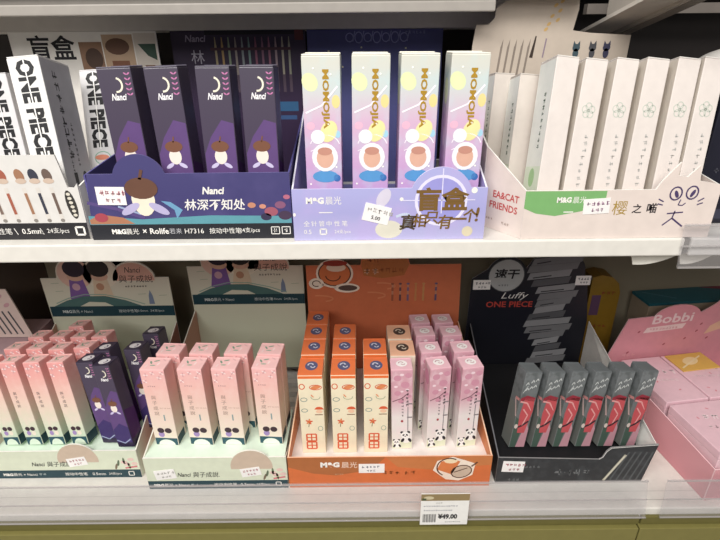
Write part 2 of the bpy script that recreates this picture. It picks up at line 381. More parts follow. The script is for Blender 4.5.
# -- style: pink box running to pale, dark foot arch (mint foot on the left display)
def d_pink(w, h, mint):
    def deco(mb, F):
        f = F['f']; ink = M('#6b5a5c')
        teal = M('#2f5560'); base = M('#dcebd8' if mint else '#e6eee2')
        mb.rect(f, 0.05, 0.05, w-0.05, h*0.1, teal, 1); mb.ell(f, w*0.5, 0.05, w*0.36, h*0.075, base, 2, t0=0, t1=180, n=12)
        mb.rect(F['r'], 0.05, 0.05, 1.7, h*0.115, M('#274650'), 1)
        mb.vtext(f, '與子成說', w*0.34, h*0.62, w*0.2, ink if mint else M('#a58a80'), 1.35, 2)
        if not mint:
            mb.marks(f, w*0.2, h*0.78, 4, 0.2, M('#b58a8a'), 2); mb.line(f, [(w*0.62, h*0.34), (w*0.62, h*0.42)], 0.14, M('#8aa0a0'), 2)
            for x in range(6): mb.marks(f, w*(0.5+0.08*x), h*0.5, 1, 0.16, M('#b8907e'), 2)
        # two dark plums on pale leaves
        for s_, c2 in ((-1, '#a48cc0'), (1, '#efe4d2')):
            x = w*0.5 + s_*w*0.16
            mb.ell(f, x, h*0.15, w*0.13, w*0.15, M(c2), 2); mb.ell(f, x, h*0.205, w*0.15, w*0.14, M('#43323a'), 3)
        for u, v, r in ((0.22, 0.93, 0.3), (0.75, 0.9, 0.26), (0.5, 0.955, 0.2), (0.14, 0.85, 0.16), (0.88, 0.96, 0.18)):
            for k in range(4):
                t = 90*k + 30*r*10; mb.ell(f, w*u + 0.13*math.cos(math.radians(t)), h*v + 0.13*math.sin(math.radians(t)), 0.15, 0.07, M('#f6dedc' if k % 2 else '#d9a3a6'), 2, rot=t, n=8)
    return deco
def lid_pink(w):
    def deco(mb, f):
        for u, v, c in ((0.3, 0.5, '#7d9a84'), (0.5, 0.62, '#86a08a'), (0.65, 0.42, '#f4d8d6'), (0.45, 0.3, '#9db09a'), (0.8, 0.7, '#e2b4b4'), (0.2, 0.25, '#f2d2d0')):
            mb.ell(f, w*u, w*v, 0.3, 0.1, M(c), 1, rot=40*u*10, n=9)
    return deco
PINKM = G('pink_mint', [(0, '#c3dcc3'), (0.25, '#d9dcc4'), (0.52, '#e8cdbd'), (0.85, '#e9aaa4'), (1, '#e69f9c')], 'Z', 0, 10, 0.4, 0.4, '#f5d2cc', 70, 0.3)
PINKC = G('pink_cream', [(0, '#efe6d4'), (0.35, '#eed8c8'), (0.7, '#f0bfb6'), (1, '#f0b8b8')], 'Z', 0, 10.3, 0.4, 0.4, '#f6d8d2', 70, 0.3)
box_style('pink_mint', 1.85, 1.75, 10.05, PINKM, d_pink(1.85, 10.05, True), M('#f0bdb8'), lid_pink(1.8))
box_style('pink_cream', 2.5, 2.05, 9.75, PINKC, d_pink(2.5, 9.75, False), M('#f2c4c2'), lid_pink(2.4))

# -- style: cream snack-doodle box with orange top
def d_snack(w, h):
    def deco(mb, F):
        f = F['f']; rd = M('#d9603c'); og = M('#e08a5a'); gr = M('#8c9a92')
        mb.rect(f, 0.04, h*0.955, w-0.04, h-0.14, M('#e8743c'), 1)
        for F_ in ('l', 'r'): mb.rect(F[F_], 0.04, h*0.955, 2.9, h-0.14, M('#e8743c'), 1)
        mb.arc(f, w*0.15, h*0.86, 0.28, 0.32, 0, 360, 0.1, rd, 2, 9); mb.ell(f, w*0.7, h*0.85, 0.5, 0.24, og, 2, 15); mb.arc(f, w*0.7, h*0.85, 0.62, 0.3, 0, 360, 0.08, rd, 3, 10)
        mb.arc(f, w*0.2, h*0.70, 0.34, 0.24, 0, 360, 0.08, gr, 2, 9); mb.arc(f, w*0.68, h*0.73, 0.46, 0.3, 160, 370, 0.08, M('#a9ae90'), 2, 10); mb.line(f, [(w*0.5, h*0.76), (w*0.6, h*0.73)], 0.12, og, 2)
        mb.arc(f, w*0.2, h*0.565, 0.32, 0.22, 0, 360, 0.08, gr, 2, 9); mb.ell(f, w*0.8, h*0.575, 0.46, 0.36, rd, 2, t0=0, t1=180); mb.ell(f, w*0.8, h*0.55, 0.34, 0.22, M('#f0c4a4'), 3); mb.line(f, [(w*0.62, h*0.51), (w*0.95, h*0.51)], 0.1, M('#7a4a34'), 3)
        for k in range(5):
            t = 72*k+10; mb.ell(f, w*0.36 + 0.2*math.cos(math.radians(t)), h*0.42 + 0.2*math.sin(math.radians(t)), 0.2, 0.1, og if k % 2 else rd, 2, rot=t, n=8)
        mb.line(f, [(w*0.36, h*0.41), (w*0.33, h*0.35)], 0.07, M('#7a6a44'), 2); mb.arc(f, w*0.82, h*0.33, 0.25, 0.3, 0, 360, 0.07, M('#9fae9c'), 2, 9)
        a, b2 = w*0.22, w*0.62
        for v0 in (h*0.06, h*0.165): 
            mb.line(f, [(a, v0), (b2, v0), (b2, v0+h*0.09), (a, v0+h*0.09), (a, v0)], 0.16, rd, 2); mb.line(f, [((a+b2)/2, v0), ((a+b2)/2, v0+h*0.09)], 0.13, rd, 2); mb.line(f, [(a, v0+h*0.045), (b2, v0+h*0.045)], 0.12, rd, 2)
    return deco
def roundel(w, d, disc, mark):
    def deco(mb, f):
        mb.ell(f, w*0.52, d*0.53, w*0.26, d*0.27, M(disc), 1); mb.arc(f, w*0.48, d*0.58, w*0.1, d*0.09, 0, 200, w*0.06, M(mark), 2, 9); mb.arc(f, w*0.58, d*0.5, w*0.08, d*0.08, 180, 360, w*0.05, M(mark), 2, 9)
    return deco
CREAM = M('#efe3c6', 0.4); ORG = M('#e47a4a', 0.4)
box_style('snack', 2.5, 2.9, 10.2, CREAM, d_snack(2.5, 10.2), ORG, roundel(2.5, 2.9, '#5a5c7c', '#d8d8e4'))
def d_none(mb, F): pass
box_style('beige', 2.65, 2.8, 10.2, M('#e6d8c4', 0.4), d_none, M('#e8b596'), roundel(2.65, 2.8, '#4e3d36', '#e6dccb'))

# -- style: pink blossom box with two pandas at the foot
def d_panda(w, h):
    def deco(mb, F):
        f = F['f']; k = M('#26222a')
        for u, v, r in ((0.3, 0.9, 0.4), (0.65, 0.82, 0.45), (0.3, 0.72, 0.35), (0.8, 0.93, 0.35), (0.45, 0.62, 0.3), (0.85, 0.68, 0.22)): mb.ell(f, w*u, h*v, r, r*0.9, M('#cf93a6'), 1, n=12)
        for u, v, r in ((0.5, 0.94, 0.22), (0.22, 0.8, 0.2), (0.75, 0.76, 0.2), (0.5, 0.74, 0.16)): mb.ell(f, w*u, h*v, r, r*0.7, M('#f0d6dd'), 2, n=10)
        mb.line(f, [(w*0.05, h*0.62), (w*0.5, h*0.66), (w*0.8, h*0.72)], 0.1, M('#7a5560'), 3)
        
        for i in range(5): mb.marks(f, w*0.68, h*0.73 - i*0.45, 1, 0.34, k, 3)
        for i in range(6): mb.marks(f, w*0.48, h*0.63 - i*0.42, 1, 0.26, M('#4a3a44'), 3)
        mb.ell(f, w*0.5, h*0.37, 0.13, 0.16, M('#a33c44'), 3)
        mb.rect(f, w*0.76, h*0.14, w*0.8, h*0.55, M('#8a8288'), 2)
        for v in (0.58, 0.41): mb.rect(f, w*0.74, h*v, w-0.04, h*v+0.16, M('#8a7f82'), 3)
        mb.rect(f, 0.05, 0.1, w-0.05, h*0.12, M('#dfe4c8'), 2)
        for (x, y, s_) in ((w*0.7, h*0.13, 1.0), (w*0.26, h*0.055, 0.75)):
            mb.ell(f, x, y, 0.5*s_, 0.5*s_, M('#f4f2ee'), 4); mb.ell(f, x - 0.1*s_, y + 0.62*s_, 0.46*s_, 0.42*s_, M('#f8f6f2'), 5)
            for s2 in (-1, 1):
                mb.ell(f, x - 0.1*s_ + s2*0.36*s_, y + 0.98*s_, 0.16*s_, 0.16*s_, k, 4); mb.ell(f, x - 0.1*s_ + s2*0.18*s_, y + 0.62*s_, 0.1*s_, 0.14*s_, k, 6, rot=s2*30); mb.ell(f, x + s2*0.38*s_, y - 0.1*s_, 0.16*s_, 0.3*s_, k, 6, rot=s2*25)
            mb.ell(f, x - 0.1*s_, y + 0.44*s_, 0.09*s_, 0.06*s_, k, 6)
        l = F['l']; mb.rect(l, 0.1, h*0.1, 0.2, h*0.5, M('#b9a9ae'), 1)
        mb.ell(l, 1.0, h*0.85, 0.7, 0.9, M('#cf8ba4'), 1); mb.ell(l, 0.9, h*0.7, 0.6, 0.6, M('#dba3b6'), 1)
    return deco
PANDA = G('blossom_card', [(0, '#eae6e0'), (0.42, '#ebe2df'), (0.65, '#d6a6b2'), (1, '#d3a0ad')], 'Z', 0, 10.4, 0.35, 0.45, '#f1dbe0', 80, 0.45)
box_style('panda', 2.2, 2.0, 10.4, PANDA, d_panda(2.2, 10.4), M('#e8bcc6'), roundel(2.2, 2.0, '#f5f0ee', '#c9a3ac'))

# -- style: grey brushed box with red streaks
def d_grey(w, d, h):
    def deco(mb, F):
        f = F['f']; rd = M('#bb5156', 0.4); rd2 = M('#8e2f3c', 0.4); pk = M('#d99a98', 0.4); wt = M('#c9ccca'); gn = M('#46584e')
        mb.poly(f, [(0.05, 0.05), (w*0.4, 0.05), (w*0.55, h*0.32), (0.05, h*0.42)], gn, 1)
        mb.poly(f, [(w*0.4, 0.05), (w-0.05, 0.05), (w-0.05, h*0.25), (w*0.75, h*0.36)], M('#b98a94'), 1)
        mb.poly(f, [(w*0.3, h*0.2), (w*0.75, h*0.2), (w*0.97, h*0.5), (w*0.9, h*0.66), (w*0.3, h*0.66), (w*0.2, h*0.45)], rd, 2)
        mb.poly(f, [(0.05, h*0.6), (w*0.3, h*0.64), (w*0.9, h*0.62), (w*0.95, h*0.67), (w*0.4, h*0.7), (0.05, h*0.66)], rd2, 2)
        mb.line(f, [(0.1, h*0.62), (w*0.5, h*0.6), (w*0.85, h*0.5)], 0.18, pk, 3, True); mb.line(f, [(w*0.35, h*0.52), (w*0.7, h*0.44), (w*0.5, h*0.3)], 0.14, pk, 3)
        mb.line(f, [(0.1, h*0.26), (w*0.5, h*0.3), (w*0.85, h*0.36)], 0.22, M('#3a2a30'), 3); mb.ell(f, w*0.14, h*0.29, 0.2, 0.28, M('#cbbcb4'), 4)
        for k, (u, v) in enumerate(((0.2, 0.76), (0.42, 0.78), (0.64, 0.8), (0.15, 0.83), (0.45, 0.86), (0.7, 0.88))): mb.line(f, [(w*u, h*v), (w*u+0.2, h*v+0.35), (w*u+0.32, h*v+0.1)], 0.09, wt, 3)
        mb.line(f, [(w*0.08, h*0.73), (w*0.3, h*0.82)], 0.06, wt, 3)
        l = F['l']; mb.rect(l, 0.05, 0.05, d-0.05, h*0.55, M('#6a6c68'), 1)
        mb.line(l, [(d*0.55, h*0.62), (d*0.95, h*0.64)], 0.3, M('#c98a88'), 2); mb.line(l, [(d*0.55, h*0.62), (d*0.95, h*0.42)], 0.22, M('#cbb0ac'), 2)
    return deco
GREYC = G('brushed_grey', [(0, '#6c706f'), (0.6, '#676b6c'), (1, '#75797b')], 'Z', 0, 9.2, 0.4, 0.4, '#525756', 120, 0.7)
box_style('grey', 1.8, 1.9, 9.2, GREYC, d_grey(1.8, 1.9, 9.2), M('#6b7072', 0.4))

# ------------------------------------------------------------------ open-top counter displays
def yz_side(x, t, prof, mat, edge):
    mb = MB(); mb.prism([(x, y, z) for y, z in prof], (t, 0, 0), mat, edge); return mb
def skew_side(parent, x, dx, prof, mat, edge, t=0.12):
    ym = max(y for y, z in prof); mb = MB()
    mb.prism([(x + dx*y/ym, y, z) for y, z in prof], (t, 0, 0), mat, edge); return obj('side_panel', mb, parent)
def sticker(parent, fr, u, v, w, h, rot, mk, L=3, txt=None):
    mb = MB(); c, q = math.cos(math.radians(rot)), math.sin(math.radians(rot))
    T = lambda a, b: (u + a*c - b*q, v + a*q + b*c)
    pts = [fr.p(*T(a, b), L) for a, b in ((0, 0), (w, 0), (w, h), (0, h))]
    mb.prism(pts, fr.n*0.02, M('#f3f0ee', 0.4))
    f2 = Frame(fr.o + fr.n*0.03, fr.U, fr.V, fr.n)
    x, y = T(w*0.12, h*0.52); mb.marks(f2, x, y, 5, h*0.3, M(mk), L, rot=rot, wd=0.8, gap=w/h*0.12)
    if txt: x, y = T(w*0.5, h*0.15); mb.text(f2, txt, x, y, h*0.22, M('#3a3838'), L, 'c', 0.02, rot=rot)
    else: x, y = T(w*0.3, h*0.12); mb.marks(f2, x, y, 3, h*0.26, M(mk), L, rot=rot)
    return obj('price_sticker', mb, parent)
def outline_bump(W, h, uc, r, drop=0.0, n=16):
    """front wall outline with a round tab centred at uc"""
    a = math.acos(max(-1, min(1, drop/r))); pts = [(0, 0), (W, 0), (W, h)]
    for i in range(n+1):
        t = math.pi/2 - a + 2*a*i/n; pts.append((uc + r*math.cos(t), h - drop + r*math.sin(t)))
    return pts + [(0, h)]
def wall_front(pts, mat, edge, t=0.14):
    mb = MB(); mb.prism([(u, 0, v) for u, v in pts], (0, t, 0), mat, edge); return mb

# ===== upper shelf: white display at the far left with black lettered boxes
ZU = 121.97
t = thing('pen_display', (-37.0, 35.6, ZU), 'white pen display with black base strip and drawn pens, far left of upper shelf', 'pen display', 'open pen displays')
W = 16.55
mb = wall_front([(0, 0), (W, 0), (W, 4.3), (W-0.3, 3.95), (W-0.75, 4.0), (W-0.95, 5.5), (W-1.1, 6.35), (0, 6.35)], M('#dcd9d5', 0.45), WHITE)
fr = front()
mb.rect(fr, 0, 0, W, 1.3, M('#2c2b2e'), 1)
mb.text(fr, '0.5mm', W-5.0, 0.45, 0.42, WHITE, 2, 'l', 0.01); mb.text(fr, '24支/pcs', W-3.1, 0.42, 0.5, WHITE, 2, 'l'); mb.text(fr, '中性笔', W-7.3, 0.42, 0.5, WHITE, 2)
for u in (W-5.35, W-3.4): mb.line(fr, [(u, 0.4), (u-0.2, 0.9)], 0.05, WHITE, 2)
mb.line(fr, [(W-0.9, 0.35), (W-0.3, 0.35), (W-0.3, 0.95), (W-0.9, 0.95), (W-0.9, 0.35)], 0.14, WHITE, 2)
for i, c in enumerate(('#6d5c54', '#3d3f4c', '#a0765c', '#a5604e', '#7d6a60', '#575a66', '#8c6a5a', '#4d4c54')):
    u = W-2.0 - i*1.0 - (0.3 if i > 2 else 0)
    mb.line(fr, [(u+0.3, 1.55), (u+0.06, 4.0)], 0.3, M('#d9d3cc'), 1); mb.line(fr, [(u+0.26, 2.0), (u+0.1, 3.6)], 0.22, M(c), 2); mb.ell(fr, u, 4.9, 0.34, 0.5, M(c), 2, rot=15); mb.ell(fr, u+0.02, 4.5, 0.4, 0.2, M('#cdb7a6'), 3); mb.ell(fr, u+0.3, 1.5, 0.16, 0.14, M('#8c8680'), 2)
mb.ell(fr, W-0.75, 2.7, 0.36, 1.1, M('#3a3836'), 2, rot=6)
for i in range(6): mb.ell(fr, W-0.83+i*0.035, 3.5-i*0.32, 0.16, 0.12, M('#d8d2c4'), 3, n=8)
obj('front_panel', mb, t)
obj('side_panel', yz_side(0, 0.12, [(0.14, 0), (15, 0), (15, 9), (0.14, 6.2)], WHITE, WHITE), t)
skew_side(t, W-0.12, 2.2, [(0.14, 0), (15, 0), (15, 6), (3.0, 5.0), (0.14, 4.0)], WHITE, WHITE)
mb = MB(); mb.box(0.12, W-0.12, 0.14, 15, 0, 0.12, WHITE); obj('tray_floor', mb, t)
mb = MB(); hx0, hx1 = 5.3, 18.7
mb.box(hx0, hx1, 14.6, 14.75, 0, 14.45, M('#e3dfd9', 0.5)); fr = front(14.6)
mb.text(fr, '盲盒', hx0+1.6, 12.1, 2.1, INK, 2, 'l', 0.02)
mb.rect(fr, hx0+6.2, 6.5, hx0+8.3, 13.6, M('#8a6a54'), 1); mb.rect(fr, hx0+8.4, 6.5, hx0+11.2, 14.2, M('#b59a80'), 1); mb.rect(fr, hx0+11.3, 6.5, hx0+13.3, 14.3, M('#cfc6bb'), 1)
mb.ell(fr, hx0+7.4, 12.2, 0.8, 0.9, M('#4c382e'), 2); mb.ell(fr, hx0+9.7, 13.2, 1.1, 0.7, M('#5d4030'), 2); mb.rect(fr, hx0+9.0, 6.6, hx0+10.6, 12.0, M('#7d523c'), 2); mb.poly(fr, [(hx0+11.6, 13.4), (hx0+13.2, 13.4), (hx0+13.2, 12.0), (hx0+12.4, 12.4)], M('#2f4a3c'), 2); mb.rect(fr, hx0+12.0, 6.6, hx0+12.9, 11.6, M('#7a5a48'), 2)
obj('header_card', mb, t)
GU0 = 'white lettered boxes at far left'
zb = ZU+0.14
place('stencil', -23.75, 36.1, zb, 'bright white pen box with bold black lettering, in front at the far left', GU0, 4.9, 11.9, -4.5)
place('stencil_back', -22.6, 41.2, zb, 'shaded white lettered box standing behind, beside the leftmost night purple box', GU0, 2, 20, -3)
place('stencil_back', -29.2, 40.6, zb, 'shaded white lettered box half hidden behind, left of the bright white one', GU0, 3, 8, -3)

# ===== upper shelf: navy display with four purple boxes
NAVY = G('navy_print', [(0, '#4d4a78'), (0.5, '#454172'), (1, '#4a4676')], 'Z', 0, 5, 0.4, 0.4, '#5d5688', 30, 0.35)
t = thing('pen_display', (-20.1, 35.35, ZU), 'navy pen display with white brush lettering and black base strip on upper shelf', 'pen display', 'open pen displays')
W, H = 15.1, 5.0
mb = wall_front(outline_bump(W, H, 4.35, 1.95, 0.55)[:-1] + [(0.6, H)], NAVY, M('#6b659a')); fr = front()
mb.rect(fr, 0, 0, W, 1.2, M('#28292f'), 1)
mb.poly(fr, [(0.05, 1.2), (W-0.05, 1.2), (W-0.05, 1.75), (9, 1.85), (4, 1.6), (0.05, 1.9)], M('#5f9aa6'), 1)
mb.poly(fr, [(0.1, 1.25), (3.4, 1.25), (2.6, 1.75), (1.0, 2.0), (0.1, 1.6)], M('#b07a5e'), 2); mb.ell(fr, 1.0, 1.75, 0.5, 0.35, M('#a84a56'), 3); mb.line(fr, [(0.2, 2.9), (2.3, 2.4), (4.2, 1.7)], 0.25, M('#5a4b80'), 1); mb.line(fr, [(2.4, 2.6), (4.0, 2.0)], 0.15, M('#9aa8c8'), 2)
mb.poly(fr, [(6.6, 1.6), (7.1, 2.3), (6.3, 2.9), (5.6, 3.0), (6.5, 2.3)], M('#6f9fc0'), 2)
for u, v, r, c in ((13.6, 2.1, 0.5, '#a05a6a'), (14.3, 2.6, 0.4, '#8a5a78'), (13.2, 1.7, 0.4, '#3a3550'), (14.6, 1.8, 0.5, '#4a3a50'), (12.2, 2.6, 0.3, '#c48a70'), (14.8, 3.2, 0.25, '#b56a80'), (13.0, 2.5, 0.25, '#d0907a')): mb.ell(fr, u, v, r, r*0.7, M(c), 2)
# acorn motif on the round tab
mb.ell(fr, 4.35, 3.1, 0.85, 1.25, M('#efe4d0'), 3); mb.ell(fr, 4.35, 3.95, 1.2, 0.8, M('#6a4a3c'), 5); mb.line(fr, [(4.35, 4.6), (4.6, 5.3)], 0.22, M('#6a4a3c'), 5)
mb.ell(fr, 3.3, 2.4, 0.8, 0.3, M('#b9b2d6'), 4, rot=30); mb.ell(fr, 5.4, 2.4, 0.8, 0.3, M('#b9b2d6'), 4, rot=-30)
mb.text(fr, 'Nanci', 8.7, 3.45, 0.55, WHITE, 2, 'l', 0.035, 0.2, width=1.55); mb.text(fr, '林深不知处', 7.25, 2.25, 0.85, WHITE, 2, 'l', 0.012, 0.12)
mb.text(fr, 'M&G', 1.55, 0.45, 0.4, WHITE, 2, 'l', 0.05); mb.text(fr, '晨光', 2.6, 0.42, 0.46, WHITE, 2); mb.text(fr, '× Rolife', 3.85, 0.43, 0.46, WHITE, 2, 'l', 0.02); mb.text(fr, '若来', 5.85, 0.43, 0.44, M('#b9b9bd'), 2)
mb.text(fr, 'H7316', 7.0, 0.45, 0.38, WHITE, 2); mb.text(fr, '按动中性笔', 8.85, 0.42, 0.45, WHITE, 2); mb.text(fr, '24支/pcs', 11.1, 0.42, 0.46, WHITE, 2)
for u in (13.5, 14.3): mb.line(fr, [(u, 0.35), (u+0.6, 0.35), (u+0.6, 0.9), (u, 0.9), (u, 0.35)], 0.06, WHITE, 2); mb.marks(fr, u+0.12, 0.45, 1, 0.35, WHITE, 2)
obj('front_panel', mb, t)
sticker(t, fr, 1.0, 2.75, 2.1, 1.35, -1, '#b5707c')
DKP = M('#2a2440', 0.5)
for x, dx in ((0.3, 2.1), (W-0.12, -0.2)): skew_side(t, x, dx, [(0.14, 0), (15.6, 0), (15.6, 7.5), (0.14, H-0.1)], NAVY, M('#5a5590'))
mb = MB(); mb.prism([(0.12, 0.14, 0), (W-0.12, 0.14, 0), (W-0.32, 15.6, 0), (2.52, 15.6, 0)], (0, 0, 0.12), DKP); obj('tray_floor', mb, t)
mb = MB(); a, e = 2.6, 15.2; mb.box(a, e, 16.3, 16.45, 0, 14.45, M('#33253f', 0.45)); fr = front(16.3)
mb.text(fr, 'Nanci', a+1.3, 13.5, 0.6, M('#9a90a4'), 2, 'l', 0.02, 0.2); mb.text(fr, '林', a+1.7, 11.6, 1.2, M('#b4aebc'), 2); mb.rect(fr, a+3.2, 14.1, e-0.1, 14.7, M('#181420'), 1); mb.rect(fr, e-1.0, 13.6, e-0.2, 14.7, M('#5c2a2c'), 2); mb.rect(fr, a+3.6, 12.75, e-1.4, 13.0, M('#4c2e3a'), 4)
for i, c in enumerate(('#a99a78', '#b0905e', '#8b9a80', '#9a8f88', '#8f979a', '#7f9a96', '#935a70', '#8a6076', '#9a6478', '#a08a90', '#a9a290', '#9a9a88')):
    u = a+4.1 + i*0.63; mb.line(fr, [(u, 9.2), (u, 13.2)], 0.2, M(c), 2); mb.poly(fr, [(u-0.09, 13.2), (u+0.09, 13.2), (u+0.03, 13.9), (u-0.03, 13.9)], M(c), 2); mb.rect(fr, u-0.13, 9.0, u+0.13, 10.6, M('#5a4a58'), 3)
mb.rect(fr, e-3.3, 7.2, e-1.0, 8.1, M('#2f5a80'), 2); mb.rect(fr, e-2.9, 6.4, e-1.2, 6.8, M('#35507a'), 2)
obj('header_card', mb, t)
GU1 = 'night purple boxes on the upper shelf'
for i, (x, n) in enumerate(((-17.5, 'leftmost of four night purple boxes on upper shelf, above the white price sticker'), (-14.3, 'second night purple box from the left on the upper shelf, right of the round tab'),
                            (-11.2, 'third night purple box from the left on the upper shelf, above the white brush lettering'), (-8.2, 'rightmost night purple box on the upper shelf, next to the pastel space boxes'))):
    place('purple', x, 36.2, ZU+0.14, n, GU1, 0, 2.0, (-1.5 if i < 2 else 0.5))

# ===== upper shelf: lavender display with four pastel space boxes
LAV = G('lavender_print', [(0, '#b9b6dd'), (0.5, '#a9a7d8'), (1, '#b0b0e0')], 'Z', 0, 4.2, 0.4, 0.4, '#bfaee0', 25, 0.6)
t = thing('pen_display', (-4.85, 34.8, ZU), 'lavender pen display with golden lettering on a round tab, middle of upper shelf', 'pen display', 'open pen displays')
W, H = 14.05, 3.9
mb = wall_front(outline_bump(W, H, 10.75, 2.25, 0.75), LAV, M('#d7d2ee')); fr = front()
mb.ell(fr, 10.75, 2.95, 1.9, 1.9, M('#e4e0f6'), 1, n=28); mb.ell(fr, 10.75, 2.95, 1.68, 1.68, M('#9d9ada'), 2, n=28)
mb.line(fr, [(8.0, 3.0), (13.2, 3.0)], 0.07, M('#e4e0f6'), 3); mb.line(fr, [(10.8, 2.0), (10.8, 5.3)], 0.07, M('#e4e0f6'), 3)
GOLD = M('#7a5c30', 0.4, 0.5); GOLD2 = M('#4f4130', 0.4)
mb.text(fr, '盲盒', 10.85, 2.2, 1.75, GOLD, 4, 'c', 0.035, width=3.8)
for i, ch in enumerate('真相只有一个!'): mb.text(fr, ch, 7.75 + i*0.92, (0.75, 0.95, 1.2, 0.8, 1.5, 1.3, 1.35)[i], (1.2, 1.05, 0.95, 1.1, 0.16, 1.05, 1.1)[i], GOLD2 if i == 0 else GOLD, 4, 'l', 0.02, 0.1)
mb.text(fr, 'M&G', 1.0, 2.8, 0.5, WHITE, 2, 'l', 0.06, width=1.3); mb.text(fr, '晨光', 2.4, 2.75, 0.6, WHITE, 2, width=1.15); mb.line(fr, [(1.9, 2.15), (2.9, 2.15)], 0.07, WHITE, 2)
for i, ch in enumerate('全针管中性笔'): mb.text(fr, ch, 0.75 + i*0.56, 1.1, 0.42, WHITE, 2)
mb.text(fr, '0.5', 0.75, 0.5, 0.34, WHITE, 2); mb.line(fr, [(1.95, 0.48), (2.4, 0.48), (2.4, 0.88), (1.95, 0.88), (1.95, 0.48)], 0.1, WHITE, 2); mb.text(fr, '24支/pcs', 3.0, 0.48, 0.36, WHITE, 2)
mb.ell(fr, 7.0, 0.8, 1.0, 0.7, M('#dcd8c8'), 1); mb.arc(fr, 7.1, 0.9, 1.7, 0.55, -60, 60, 0.2, M('#c8d2e6'), 2, rot=35); mb.ell(fr, 6.6, 3.2, 0.45, 0.75, M('#d6d0e0'), 1, rot=-30); mb.ell(fr, 13.1, 3.7, 0.22, 0.22, M('#f2f2e8'), 2); mb.ell(fr, 12.8, 0.6, 0.4, 0.4, M('#d8cdb0'), 2); mb.ell(fr, 7.9, 3.1, 0.14, 0.14, WHITE, 2); mb.ell(fr, 0.12, 2.0, 0.1, 0.14, WHITE, 2)
obj('front_panel', mb, t)
sticker(t, fr, 5.0, 1.6, 1.95, 1.35, -14, '#c9c5c2', 3, '5.00')
for x in (0, W-0.12): obj('side_panel', yz_side(x, 0.12, [(0.14, 0), (15.4, 0), (15.4, 9.5), (0.14, H-0.05)], LAV, M('#e8e6f2')), t)
mb = MB(); mb.box(0.12, W-0.12, 0.14, 15.4, 0, 0.12, M('#8f8cc4')); obj('tray_floor', mb, t)
mb = MB(); mb.box(0.1, 12.85, 16.9, 17.05, 0, 14.45, M('#4a4c7a', 0.45)); fr = front(16.9)
for i in range(7): mb.arc(fr, 4.1+i*0.85, 13.75, 0.36, 0.38+0.1*(i % 2), 0, 360, 0.09, M('#8d90b8'), 2, 9); mb.line(fr, [(4.4+i*0.85, 13.4), (4.6+i*0.85, 14.3)], 0.08, M('#8d90b8'), 2)
mb.marks(fr, 9.3, 14.0, 6, 0.3, M('#7d80a8'), 2)
for u, v in ((2.1, 12.6), (6.9, 11.8), (9.4, 12.8), (11.8, 12.2), (3.4, 11.2), (5.2, 12.9)): mb.ell(fr, u, v, 0.09, 0.09, M('#c8c6a8'), 2, n=8)
obj('header_card', mb, t)
GU2 = 'pastel space boxes on the upper shelf'
for x, n in ((-3.87, 'leftmost pastel space pen box with bright gold lettering beside the navy display'), (-0.5, 'second pastel space pen box from the left, above the tilted price sticker'),
             (2.82, 'third pastel space pen box from the left, left of the round golden tab'), (6.18, 'rightmost pastel space pen box, behind the round golden tab')):
    place('space', x, 36.1, ZU+0.14, n, GU2, 0, 0.0, 0.4)

# ===== upper shelf: pale cat display with slim white boxes
PALE = M('#e2d4cc', 0.45)
t = thing('pen_display', (9.6, 34.65, ZU), 'pale pink pen display with drawn cat face and green patch, right of upper shelf', 'pen display', 'open pen displays')
W, H = 16.2, 3.65
mb = MB(); u0_ = 2.3
pts = [(u0_, 0), (W, 0), (W, 3.95), (14.55, 4.25), (14.3, 5.35), (13.6, 4.55), (12.9, 4.65), (12.9, 5.6), (11.9, 4.3), (11.55, 3.65), (u0_, H)]
mb.prism([(u, 0, v) for u, v in pts], (0, 0.14, 0), PALE, WHITE); fr = front()
mb.poly(fr, [(u0_, 3.62), (8.1, 3.6), (8.1, 2.75), (6.5, 2.1), (4.6, 1.75), (3.2, 1.95), (u0_, 2.35)], M('#7db070'), 1)
mb.text(fr, 'M&G', 4.6, 2.75, 0.42, WHITE, 2, 'l', 0.05, width=1.05); mb.text(fr, '晨光', 5.75, 2.7, 0.5, WHITE, 2, width=0.95); mb.line(fr, [(5.2, 2.05), (5.9, 2.05)], 0.08, WHITE, 2)
mb.text(fr, '樱', 8.7, 1.8, 1.05, M('#a98a3c'), 2); mb.text(fr, '之', 10.15, 1.9, 0.7, M('#3a3436'), 2, 'l', 0.02); mb.text(fr, '喵', 11.2, 1.9, 0.75, M('#3a3436'), 2, 'l', 0.02)
PU = M('#4c3f66')
for u, v, a in ((13.05, 3.35, 25), (14.2, 3.4, -25)): mb.arc(fr, u, v, 0.42, 0.48, 0, 360, 0.11, PU, 2, 12); mb.ell(fr, u+0.05, v-0.05, 0.13, 0.3, PU, 3, rot=a)
for s_, u in ((-1, 12.3), (1, 14.75)):
    for k in (0, 1): mb.line(fr, [(u, 2.75-k*0.25), (u+s_*0.4, 2.85-k*0.35 + (0.15 if s_ > 0 else 0.1))], 0.09, PU, 2)
mb.line(fr, [(13.5, 2.9), (13.4, 2.5), (13.7, 2.45), (13.9, 2.65)], 0.08, PU, 2)
mb.line(fr, [(12.75, 1.85), (13.9, 1.95)], 0.1, PU, 2); mb.line(fr, [(13.3, 2.05), (13.2, 1.5), (12.6, 0.95)], 0.1, PU, 2); mb.line(fr, [(13.2, 1.5), (14.1, 0.85)], 0.12, PU, 2)
obj('front_panel', mb, t)
sticker(t, fr, 6.6, 1.85, 1.9, 1.15, 3, '#9a5f88')
mb = MB(); mb.prism([(0.05, 3.2, 0), (u0_, 0.05, 0), (u0_, 0.05, H), (0.05, 3.2, 6.2)], (0.1, 0.07, 0), PALE, WHITE)
e = Vector((u0_-0.05, -3.15, 0)); L_ = e.length; fc = Frame((0.05, 3.2, 0), tuple(e/L_), (0, 0, 1), (-0.81, -0.58, 0))
